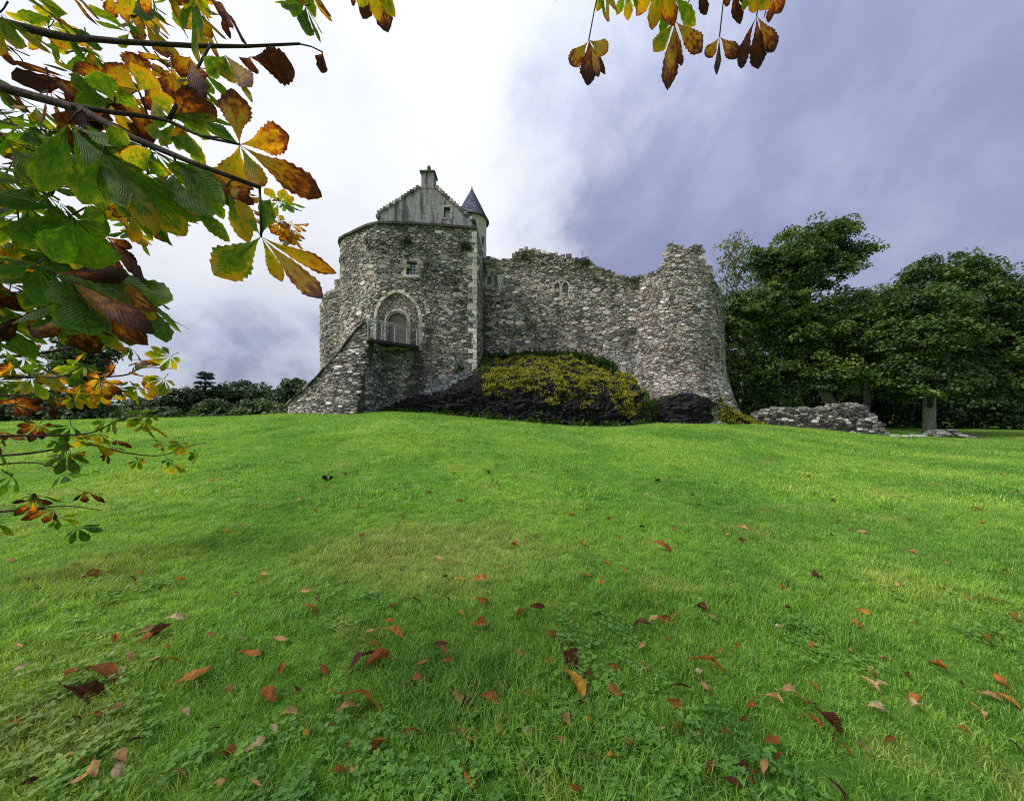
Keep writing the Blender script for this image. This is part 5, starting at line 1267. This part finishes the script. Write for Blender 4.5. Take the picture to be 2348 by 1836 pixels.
fill([(480, 440), (640, 440), (720, 560), (700, 590), (640, 520), (560, 500)], 12, 2.0, 2.8, {'green': 3, 'lime': 2, 'gold': 2, 'rust': 1}, .8, 1.0)
fill([(255, 490), (350, 490), (345, 540), (270, 560)], 5, 1.9, 2.4, {'green': 1, 'lime': 1}, .8, 1.0)
fill([(1040, -110), (1830, -110), (1800, -20), (1500, -20), (1250, -30), (1060, -50)], 14, 1.2, 1.6, {'green': 2, 'lime': 2, 'gold': 3, 'rust': 3}, .7, 1.0, .8)
# lower twigs, farther off
def twig(rows, r0, nleaf, weights, s0=1.0, s1=1.35, start=.12):
    pts, L = spline([P(u, v, d) for u, v, d in rows], .05); mk('branch', *tube_vf(pts, [r0*(1-.8*i/(len(pts)-1)) for i in range(len(pts))], 7), M_TWIG, chest, smooth=True)
    for k in range(nleaf):
        w = start+(1-start)*(k+.5)/nleaf; i = int(w*(len(pts)-1)); p = pts[i]; sd = 1 if k % 2 else -1
        q = p+np.array((rng.uniform(.0, .10), rng.uniform(-.12, .12), sd*.08+rng.uniform(-.04, .05)))
        put_leaf(q, rng.choices(list(weights), list(weights.values()))[0], rng.uniform(s0, s1), 1.0, yaw=rng.gauss(-1.0, 1.1), pitch=-.65)
W1 = {'green': 6, 'lime': 3, 'gold': 1, 'rust': 1.5}
twig([(-120, 800, 3.3), (0, 818, 3.4), (150, 800, 3.5), (240, 770, 3.6), (300, 775, 3.6)], .02, 16, W1)
twig([(-120, 850, 3.3), (0, 862, 3.3), (150, 866, 3.3), (280, 861, 3.3), (327, 843, 3.3), (395, 845, 3.3)], .02, 20, W1)
twig([(-120, 900, 3.1), (60, 905, 3.1), (190, 880, 3.1), (240, 895, 3.2)], .014, 12, W1)
twig([(-120, 1010, 3.2), (0, 1000, 3.2), (150, 998, 3.2), (215, 990, 3.2), (277, 963, 3.2), (345, 965, 3.2)], .016, 12, {'green': 4, 'lime': 2, 'gold': 2, 'rust': 2})
twig([(-120, 1050, 3.3), (60, 1040, 3.3), (198, 1020, 3.3), (283, 1037, 3.3), (368, 1044, 3.3), (442, 1021, 3.3), (470, 1015, 3.3)], .014, 13, {'green': 2, 'lime': 4, 'gold': 3, 'rust': 2}, .6, .85, .45)
twig([(-120, 1080, 2.9), (60, 1060, 2.9), (150, 1075, 2.9), (205, 1060, 2.9)], .012, 5, {'green': 5, 'rust': 1})
twig([(-150, 1190, 2.8), (30, 1170, 2.8), (150, 1160, 2.8), (235, 1170, 2.8)], .014, 9, {'green': 5, 'rust': 2, 'lime': 1}, .8, 1.05)
for a, b in (((-4.6, 2.9, 1.95), (-120, 800, 3.3)), ((-4.6, 2.9, 1.95), (-120, 850, 3.3)), ((-4.6, 2.9, 1.7), (-120, 900, 3.1)), ((-4.6, 2.9, 1.2), (-120, 1010, 3.2)), ((-4.6, 2.9, 1.2), (-120, 1050, 3.3)), ((-4.5, 2.6, 1.0), (-120, 1080, 2.9)), ((-4.5, 2.6, .8), (-150, 1190, 2.8))):
    q = P(*b); br([(-6.0, .42, max(1.2, q[2])), ((-6+q[0])/2, (.4+q[1])/2, q[2]+.25), q], .035, .02, 7)
# crown overhead and beside the camera, out of the picture: it shades the near grass
lb = LeafB(); g = np.random.RandomState(5); proto = [compound(rng, 6, .2, s, 5) for s in (.07, .1, .24, .46, .66)]
k = 0
while k < 230:
    x, y, z = g.uniform(-8.5, 3.5), g.uniform(-5.5, 1.9), g.uniform(3.0, 7.5)
    if y > -.2 and z-1.5 < 1.30*y+.75: continue
    if (x+5)**2/30+(y+1.5)**2/22+(z-5)**2/9 > 1.5: continue
    pr = proto[g.randint(5)]; th = g.uniform(0, 6.28); c, s = math.cos(th), math.sin(th); q = np.array(pr.V)*1.25
    q = np.stack([q[:, 0]*c-q[:, 1]*s, q[:, 0]*s+q[:, 1]*c, q[:, 2]], 1)+np.array((x, y, z)); lb.add(q, pr.F, pr.UV, pr.C); lb.M[-len(pr.F):] = pr.M; k += 1
o = lb.build('crown', chest); o['kind'] = 'stuff'
for q in ((-3, -2, 5.6), (-1, -.5, 4.6), (-4.5, -4, 6), (1.5, -1.5, 5)): br([(-5.7, .3, 4.8), ((-5.7+q[0])/2, q[1]/2, q[2]+.2), q], .1, .02)
# ------------------------------------------------------------------ grass, clover and fallen leaves
def blade_tuft(n, rad, h0, h1, w, rng, lean=.5):
    V = []; F = []; C = []
    for k in range(n):
        a = rng.uniform(0, 6.28); r = rad*math.sqrt(rng.random()); x, y = r*math.cos(a), r*math.sin(a); h = rng.uniform(h0, h1)
        d = rng.uniform(0, 6.28); b = rng.uniform(.1, lean)*h*1.4; ww = w*rng.uniform(.7, 1.3); sx, sy = -math.sin(d)*ww/2, math.cos(d)*ww/2; i = len(V)
        m = .55; V += [(x-sx, y-sy, -.012), (x+sx, y+sy, -.012), (x+math.cos(d)*b*.3+sx*.85, y+math.sin(d)*b*.3+sy*.85, h*m), (x+math.cos(d)*b*.3-sx*.85, y+math.sin(d)*b*.3-sy*.85, h*m), (x+math.cos(d)*b, y+math.sin(d)*b, h*rng.uniform(.78, 1))]
        F += [(i, i+1, i+2, i+3), (i+3, i+2, i+4)]; t = rng.random(); C += [(t, rng.random(), 0)]*5
    return V, F, C
def clover_tuft(n, rad, rng):
    V = []; F = []; C = []
    for k in range(n):
        a = rng.uniform(0, 6.28); r = rad*math.sqrt(rng.random()); x, y = r*math.cos(a), r*math.sin(a); h = rng.uniform(.02, .045); s = rng.uniform(.0055, .009); o = rng.uniform(0, 6.28); tl = (rng.uniform(-.3, .3), rng.uniform(-.3, .3)); tn = rng.random()
        for j in range(3):
            q = o+j*2.094; i = len(V); cx, cy_ = x+math.cos(q)*s*.9, y+math.sin(q)*s*.9
            for e in range(6):
                w = q+e*1.047; px, py = cx+math.cos(w)*s*.85, cy_+math.sin(w)*s*.85; V.append((px, py, h+tl[0]*(px-x)+tl[1]*(py-y)+.15*math.hypot(px-x, py-y)))
            F.append(tuple(range(i, i+6))); C += [(tn, .3, 0)]*6
    return V, F, C
def m_grass(name, dark, light, sp):
    m, t = new_mat(name); s = N(t, 'ShaderNodeSeparateColor', {0: COLA(t)})
    base = grass_tone(t); c = MIX(t, 1, base, RAMP(t, s.outputs[0], [(0, dark), (1, light)]), 'MULTIPLY')
    c = MIX(t, MATH(t, 'MULTIPLY', SMOOTH(t, s.outputs[1], .93, .97), .7), c, (.36, .31, .13))
    p = N(t, 'ShaderNodeBsdfPrincipled', {0: c, 'Roughness': .36, 'Specular IOR Level': sp}); tr = N(t, 'ShaderNodeBsdfTranslucent', {0: MIX(t, 1, c, (1.35, 1.3, .6), 'MULTIPLY')})
    mx = N(t, 'ShaderNodeMixShader', {0: .38, 1: p.outputs[0], 2: tr.outputs[0]}); N(t, 'ShaderNodeOutputMaterial', {0: mx.outputs[0]}); return m
M_GRASS = m_grass('grass_blade', (.5, .56, .5), (1.7, 1.45, 1.6), .4); M_CLOVER = m_grass('clover_leaf', (.5, .55, .7), (.95, .95, 1.1), .3)
def scatter(name, label, cat, protos, pts, mat):
    """protos: mesh data list; pts rows x,y,z,rot,scale,index,tiltx,tilty. One object, instanced with geometry nodes"""
    lib = bpy.data.collections.new(name+'_blades')
    for i, (V, F, C) in enumerate(protos):
        me = bpy.data.meshes.new(name+'_tuft'); me.from_pydata(V, [], F); me.materials.append(mat)
        a = me.color_attributes.new('Col', 'FLOAT_COLOR', 'POINT'); a.data.foreach_set('color', np.hstack([np.array(C, np.float32), np.ones((len(C), 1), np.float32)]).ravel())
        lib.objects.link(bpy.data.objects.new('%s_tuft_%02d' % (name, i), me))
    pts = np.asarray(pts, np.float32); me = bpy.data.meshes.new(name); me.from_pydata(pts[:, :3].tolist(), [], [])
    a = me.attributes.new('rot', 'FLOAT_VECTOR', 'POINT'); a.data.foreach_set('vector', np.stack([pts[:, 6], pts[:, 7], pts[:, 3]], 1).ravel())
    a = me.attributes.new('scl', 'FLOAT', 'POINT'); a.data.foreach_set('value', pts[:, 4].copy())
    a = me.attributes.new('idx', 'INT', 'POINT'); a.data.foreach_set('value', pts[:, 5].astype(np.int32))
    me.materials.append(mat)
    o = bpy.data.objects.new(name, me); COL.objects.link(o); tag(o, label, cat, kind='stuff')
    ng = bpy.data.node_groups.new(name+'_scatter', 'GeometryNodeTree'); ng.interface.new_socket('Geometry', in_out='INPUT', socket_type='NodeSocketGeometry'); ng.interface.new_socket('Geometry', in_out='OUTPUT', socket_type='NodeSocketGeometry')
    gi = N(ng, 'NodeGroupInput'); go = N(ng, 'NodeGroupOutput')
    ci = N(ng, 'GeometryNodeCollectionInfo'); ci.inputs[0].default_value = lib; ci.inputs[1].default_value = True; ci.inputs[2].default_value = True
    def at(n, ty): q = N(ng, 'GeometryNodeInputNamedAttribute', data_type=ty); q.inputs[0].default_value = n; return q.outputs[0]
    er = N(ng, 'FunctionNodeEulerToRotation', {0: at('rot', 'FLOAT_VECTOR')})
    ip = N(ng, 'GeometryNodeInstanceOnPoints', {'Points': gi.outputs[0], 'Instance': ci.outputs[0], 'Pick Instance': True, 'Instance Index': at('idx', 'INT'), 'Rotation': er.outputs[0], 'Scale': at('scl', 'FLOAT')})
    ng.links.new(ip.outputs[0], go.inputs[0])
    md = o.modifiers.new('scatter', 'NODES'); md.node_group = ng
    return o
rng = random.Random(71); g = np.random.RandomState(71)
def lawn_points(Y0, Y1, spacing, wide=1.62):
    """even scatter over the wedge of lawn in front of the camera"""
    out = []; y = Y0
    while y < Y1:
        half = wide*y+.6; n = int(2*half/spacing)
        for k in range(n):
            out.append((-half+2*half*(k+g.uniform(0, 1))/n, y+g.uniform(0, spacing)))
        y += spacing
    return out
def under_masonry(x, y):
    u = CU+FPX*x/y
    return y > np.interp(u, [0, 600, 663, 780, 830, 868, 930, 1000, 1085, 1180, 1330, 1430, 1480, 1520, 1610, 1650, 1710, 1745, 1900, 2030, 2400], [60, 60, 19.9, 18.9, 18.5, 20.6, 20.2, 19.5, 18.9, 18.3, 17.9, 18.3, 19.4, 19.9, 19.8, 20.3, 20.8, 22.0, 20.9, 20.0, 22.0])
near = [blade_tuft(38, .055, .022, .055, .0036, rng, .9) for _ in range(6)]+[blade_tuft(30, .05, .045, .095, .0036, rng, .7) for _ in range(2)]
mid = [blade_tuft(48, .13, .025, .055, .0075, rng, .9) for _ in range(5)]+[blade_tuft(40, .11, .05, .09, .007, rng, .7)]
farg = [blade_tuft(60, .32, .03, .06, .017, rng, .8) for _ in range(4)]
rows = []; cl = []
for (x, y) in lawn_points(.95, 5.2, .056):
    f = noise.noise((x*.9, y*.9, 0)); lush = sstep(f+.35*noise.noise((x*3, y*3, 5)), .02, .4)
    tall = rng.random() < .04+.4*lush
    if rng.random() < .25*(1-sstep(f, -.5, -.1)): continue
    rows.append((x, y, ground_z(x, y), g.uniform(0, 6.28), g.uniform(.65, 1.05)+.25*lush, rng.randrange(6, 8) if tall else rng.randrange(6), g.normal(0, .12), g.normal(0, .12)))
    if y < 4.4 and noise.noise((x*1.1+9, y*1.1, 2))+.3*noise.noise((x*4, y*4, 8)) > .12 and rng.random() < .26*(1-sstep(y, 1.6, 3.4)): cl.append((x, y, ground_z(x, y), g.uniform(0, 6.28), g.uniform(.8, 1.3), rng.randrange(4), 0, 0))
n_near = len(rows)
for (x, y) in lawn_points(5.0, 11.5, .115):
    lush = sstep(noise.noise((x*.6, y*.6, 0))+.3*noise.noise((x*2, y*2, 5)), .0, .45); rows.append((x, y, ground_z(x, y), g.uniform(0, 6.28), g.uniform(.5, 1.0)+.55*lush, 8+(5 if rng.random() < .25*lush else rng.randrange(5)), g.normal(0, .1), g.normal(0, .1)))
for (x, y) in lawn_points(11.2, 27.0, .30):
    if under_masonry(x, y): continue
    rows.append((x, y, ground_z(x, y), g.uniform(0, 6.28), g.uniform(.5, 1.0)+.7*max(0, noise.noise((x*.8, y*.8, 3))), 14+rng.randrange(4), g.normal(0, .09), g.normal(0, .09)))
scatter('grass', 'short bright green grass of the lawn', 'grass', near+mid+farg, rows, M_GRASS)
scatter('clover', 'dark clover leaves among the near grass', 'clover', [clover_tuft(16, .06, rng) for _ in range(4)], cl, M_CLOVER)

# fallen leaves
def m_fallen():
    m, t = new_mat('fallen_leaf'); s = N(t, 'ShaderNodeSeparateXYZ', {0: N(t, 'ShaderNodeUVMap').outputs[0]}); tt_, ww = s.outputs[0], s.outputs[1]
    oi = N(t, 'ShaderNodeObjectInfo'); w = MATH(t, 'ABSOLUTE', MATH(t, 'MULTIPLY', MATH(t, 'SUBTRACT', ww, .5), 2.0))
    vs_ = MATH(t, 'ABSOLUTE', MATH(t, 'SUBTRACT', MATH(t, 'FRACT', MATH(t, 'SUBTRACT', MATH(t, 'MULTIPLY', tt_, 14.0), MATH(t, 'MULTIPLY', w, 3.4))), .5))
    n = NOISE(t, POS(t), 32, 5, .65); c = MIX(t, 1, oi.outputs['Color'], RAMP(t, n, [(.28, (.35, .3, .28)), (.5, (.95, .9, .85)), (.72, (1.5, 1.35, 1.2))]), 'MULTIPLY')
    c = MIX(t, MATH(t, 'MULTIPLY', SMOOTH(t, vs_, .12, .0), .5), c, MIX(t, 1, c, (.5, .42, .38), 'MULTIPLY')); c = MIX(t, MATH(t, 'MULTIPLY', SMOOTH(t, w, .07, 0), .6), c, MIX(t, 1, c, (1.6, 1.5, 1.4), 'MULTIPLY'))
    b = N(t, 'ShaderNodeBump', {'Height': vs_, 'Distance': .004, 'Strength': .9}); p = N(t, 'ShaderNodeBsdfPrincipled', {0: c, 'Roughness': .7, 'Specular IOR Level': .15, 'Normal': b.outputs[0]})
    tr = N(t, 'ShaderNodeBsdfTranslucent', {0: c}); mx = N(t, 'ShaderNodeMixShader', {0: .25, 1: p.outputs[0], 2: tr.outputs[0]}); N(t, 'ShaderNodeOutputMaterial', {0: mx.outputs[0]}); return m
M_FALLEN = m_fallen(); FORMS = ['flat', 'curled', 'folded', 'twisted']; FM = {}
for fi, fm in enumerate(FORMS):
    for k in range(4):
        cu, fo, tw = ((.16, .3, .5), (.6, -.7, .5), (.25, -1.6, .4), (.45, -.6, 2.4))[fi]
        V, F, UV, C = leaflet_vf((-.5, 0, 0), (.5, 0, 0), rng.uniform(.34, .46), (0, 0, 1), rng, curl=cu*rng.uniform(.6, 1.3), fold=fo*rng.uniform(.7, 1.2), nL=12, serr=.08, twist=tw*rng.uniform(-1, 1))
        V = np.array(V); sd_ = rng.uniform(0, 99); V += np.array([noise.noise_vector((v[0]*3.2+sd_, v[1]*3.2, v[2]*3.2)) for v in V])*(.03+.035*(k % 3)); V += np.array([noise.noise_vector((v[0]*9+sd_, v[1]*9, v[2]*9)) for v in V])*.012; V[:, 2] -= np.percentile(V[:, 2], 15); lb = LeafB(); lb.add(V, F, UV, C); lb.tube([V[2], V[2]+np.array((-.05, .01, .015)), V[2]+np.array((-.13, .03, .01))], [.012, .009, .008], 4)
        me = mk('fallen_leaf', lb.V, lb.F, M_FALLEN, smooth=True, uv=lb.UV); FM[fm, k] = me.data; bpy.data.objects.remove(me)
TONES = {'orange': (.50, .20, .045), 'rust-brown': (.34, .125, .036), 'dark brown': (.13, .052, .024), 'tan': (.62, .39, .17), 'pale cream': (.72, .58, .34), 'golden': (.62, .36, .04), 'purple-brown': (.12, .045, .032)}
GL = 'fallen chestnut leaves on the lawn'
def fallen(u, v, lpx, ang, tone, form, label, lift=.03):
    p = ground_hit(u, v); d = p[1]; L = lpx/FPX*d*1.12
    o = bpy.data.objects.new('fallen_leaf', FM[form, rng.randrange(4)]); COL.objects.link(o)
    s = min(max(L, .05), .27); o.location = (p[0], p[1], p[2]+lift+.012); o.scale = (s, s, s); o.rotation_euler = (rng.gauss(0, .4)+.25, rng.gauss(0, .28), R(ang)); k = rng.uniform(.8, 1.2); o.color = tuple(c*k for c in TONES[tone])+(1,)
    tag(o, label, 'leaf', GL); return o
K = 1.0751
HERO = [(770, 1525, 118, 20, 'orange', 'curled', 'largest curled orange leaf at the bottom of the lawn'), (735, 1534, 46, 35, 'tan', 'curled', 'tan leaf overlapping the largest curled orange leaf'),
 (768, 1424, 66, 62, 'purple-brown', 'twisted', 'dark twisted leaf standing up beside a thin orange one'), (803, 1428, 58, 42, 'rust-brown', 'folded', 'thin folded rust leaf next to the dark twisted leaf'),
 (408, 1460, 58, 50, 'orange', 'flat', 'bright orange ribbed leaf lying diagonally in clover at left'), (205, 1466, 96, 8, 'rust-brown', 'curled', 'big brown curled leaf near the lower left corner'), (170, 1500, 74, 14, 'dark brown', 'folded', 'dark folded leaf under the big brown one at lower left'),
 (532, 1410, 44, 16, 'orange', 'flat', 'small orange leaf above the clover left of centre'), (574, 1497, 50, -30, 'rust-brown', 'curled', 'rolled rust leaf in grass left of the largest leaf'), (838, 1364, 50, -12, 'orange', 'curled', 'orange leaf with pointed tip just above centre bottom'),
 (1221, 1475, 84, -62, 'golden', 'curled', 'long golden and orange leaf standing steeply in dark grass'), (1505, 1435, 66, -24, 'orange', 'curled', 'curved brown and orange leaf beside the square cream leaf'), (1490, 1452, 32, 70, 'pale cream', 'flat', 'square cream leaf beside the curved orange leaf'),
 (1688, 1506, 70, 6, 'tan', 'curled', 'large tan ribbed leaf at the lower right'), (1648, 1508, 34, -20, 'tan', 'folded', 'narrow tan leaf touching the large tan ribbed leaf'), (1045, 1508, 50, 2, 'orange', 'curled', 'broad rusty orange leaf at bottom centre'),
 (940, 1405, 36, -35, 'rust-brown', 'curled', 'crumpled brown leaf with pale edge near bottom centre'), (615, 1549, 44, 52, 'tan', 'twisted', 'tan twisted leaf at the bottom edge left of the largest leaf'), (1408, 1180, 46, -25, 'rust-brown', 'twisted', 'clump-like rust leaf lying alone right of the lawn centre'),
 (1022, 1247, 36, 4, 'orange', 'curled', 'reddish orange star-like leaf in the middle of the lawn'), (663, 1312, 42, -10, 'orange', 'twisted', 'orange forked leaf left of centre on the lawn'), (313, 1376, 42, 82, 'rust-brown', 'flat', 'upright brown ribbed leaf in clover at left'), (340, 1362, 40, 48, 'dark brown', 'folded', 'dark leaf leaning by the upright brown leaf'),
 (1308, 1486, 36, -80, 'rust-brown', 'curled', 'upright rust leaf right of the long golden leaf'), (1368, 1346, 46, -18, 'dark brown', 'twisted', 'dark brown leaf beside a tan one right of centre'), (1392, 1332, 26, 30, 'tan', 'flat', 'tan leaf touching the dark brown one right of centre'), (1414, 1334, 30, -10, 'rust-brown', 'folded', 'rust leaf right of the tan and dark pair'),
 (1745, 1243, 36, 74, 'purple-brown', 'folded', 'dark leaf standing upright on the right of the lawn'), (1762, 1556, 60, -28, 'dark brown', 'folded', 'long dark leaf at the bottom edge on the right'), (1868, 1533, 36, -22, 'pale cream', 'folded', 'thin cream sliver of leaf at lower right'), (1880, 1483, 32, 0, 'pale cream', 'curled', 'cream boat-shaped leaf at the right'),
 (1436, 1516, 40, -20, 'orange', 'curled', 'orange leaf below the dark purple leaf'), (1446, 1484, 46, -6, 'purple-brown', 'twisted', 'dark purple leaf below the curved orange leaf'), (1502, 1482, 30, 0, 'tan', 'flat', 'pinkish tan leaf under the square cream leaf'), (1255, 1462, 34, -10, 'dark brown', 'twisted', 'dark red leaf touching the long golden leaf'), (1215, 1425, 50, -60, 'dark brown', 'folded', 'dark stalk-like leaf above the long golden leaf'),
 (1020, 1346, 38, 30, 'orange', 'folded', 'folded orange leaf left of a worn patch'), (885, 1298, 36, -12, 'dark brown', 'curled', 'dark leaf with light edge above the grass tufts'), (188, 1243, 36, 44, 'rust-brown', 'folded', 'brown leaf standing on the shaded grass at left'), (280, 1250, 34, 4, 'dark brown', 'twisted', 'dark jagged leaf on the shaded grass at left'),
 (596, 1376, 36, 4, 'tan', 'flat', 'tan leaf lying flat left of centre'), (788, 1368, 30, 24, 'tan', 'curled', 'tan leaf left of the pointed orange leaf'), (372, 1336, 34, 18, 'pale cream', 'curled', 'cream curled leaf among the clover at left'), (985, 1318, 24, -60, 'golden', 'flat', 'small yellow leaf in the middle of the lawn'), (1035, 1118, 22, 10, 'tan', 'curled', 'tan crumpled leaf far out in the lawn centre'),
 (1212, 1103, 26, -10, 'orange', 'flat', 'bright orange leaf far out right of the lawn centre'), (1773, 1072, 20, 0, 'orange', 'flat', 'orange leaf far out on the right of the lawn'), (1784, 1118, 24, 4, 'rust-brown', 'flat', 'brown leaf far out below the orange one at right'), (1583, 1132, 26, 0, 'tan', 'flat', 'tan leaf far out right of centre'), (1668, 1270, 26, 60, 'orange', 'curled', 'orange rounded leaf on the right beside a dark one'),
 (1918, 1262, 28, 20, 'tan', 'curled', 'tan leaf near the right edge of the lawn'), (2010, 1272, 24, 20, 'orange', 'curled', 'orange leaf at the right edge of the lawn'), (1944, 1345, 30, -30, 'rust-brown', 'flat', 'reddish flat leaf near the right edge'), (1536, 1240, 10, 0, 'tan', 'flat', 'tiny tan leaf scrap right of centre'), (1246, 1236, 28, -4, 'orange', 'flat', 'thin orange leaf right of the worn patch'), (1218, 1332, 26, -60, 'orange', 'twisted', 'orange hooked leaf in the lawn centre'),
 (1144, 1315, 36, 4, 'dark brown', 'twisted', 'dark crumpled leaf left of the orange hooked leaf'), (242, 1536, 32, 70, 'tan', 'curled', 'tan cup-shaped leaf in the clover at lower left'), (752, 1452, 28, 80, 'purple-brown', 'twisted', 'small dark leaf hanging below the dark twisted leaf'), (895, 1460, 40, -70, 'rust-brown', 'folded', 'thin brown upright leaf below the crumpled brown leaf'), (1008, 1482, 26, 60, 'purple-brown', 'flat', 'reddish purple leaf standing above the broad rusty leaf'), (1208, 1552, 34, -70, 'tan', 'folded', 'tan upright leaf at the bottom edge right of centre'), (510, 1374, 22, 30, 'pale cream', 'flat', 'whitish leaf underside in the grass left of centre')]
for (u, v, l, a, tn, fm, lab) in HERO: fallen(u*K, v*K, l*K, a, tn, fm, lab)
SEEN = set()
def near_label(u, v, tn, fm):
    order = sorted(HERO, key=lambda h: (h[0]*K-u)**2+(h[1]*K-v)**2)
    for h in order[:6]:
        ref = h[6]
        for cut in (' at the', ' at ', ' lying', ' near', ' beside', ' far', ' next', ' left of', ' right of', ' above', ' below', ' touching', ' overlapping', ' in the', ' in ', ' on ', ' leaning', ' standing', ' among', ' under', ' hanging', ' with', ' just'):
            i = ref.find(cut)
            if i > 0: ref = ref[:i]
        dx_, dy_ = u-h[0]*K, v-h[1]*K
        rel = ('right of' if dx_ > 0 else 'left of') if abs(dx_) > abs(dy_)*1.4 else ('below' if dy_ > 0 else 'above')
        for pre in ('small %s %s leaf %s the %s', 'little %s %s leaf lying well %s the %s'):
            lab = pre % (tn, fm, rel, ref)
            if lab not in SEEN: SEEN.add(lab); return lab
    return lab
ZX = ['left', 'left of centre', 'centre', 'right of centre', 'right']; taken = [(h[0]*K, h[1]*K) for h in HERO]; k = 0; tries = 0
while k < 236 and tries < 8000:
    tries += 1; u = rng.uniform(20, 2330); v = 1085+(1836-1085)*rng.random()**1.1
    if u < 640 and v < 1190 and rng.random() < .5: continue
    sz = 13+(v-1060)/640*27
    if any(abs(u-a) < 26 and abs(v-b) < 18 for a, b in taken): continue
    taken.append((u, v)); tn = rng.choices(list(TONES), [4, 3.4, 2.2, 4.4, 1.8, .6, .6])[0]; fm = rng.choice(FORMS)
    zy = 'far' if v < 1230 else 'middle' if v < 1430 else 'near'
    fallen(u, v, sz*rng.uniform(.55, 1.15), rng.uniform(-70, 70), tn, fm, near_label(u, v, tn, fm), rng.uniform(.012, .034)); k += 1
# small dark feather lying on the lawn
p = ground_hit(752, 1108); t = thing('feather_tuft', p, 'small black tuft of feathers lying on the open lawn', 'feathers'); rg = random.Random(3)
for k in range(7):
    a = rg.uniform(0, 3.14); d = np.array((math.cos(a)*.14, rg.uniform(-.05, .05), .04+.10*math.sin(a))); V, F, UV, C = leaflet_vf(p+(0, 0, .03), p+(0, 0, .03)+d, .04, (0, -1, .3), rg, nL=6); mk('feather', V, F, M_LEAD, t, smooth=True)
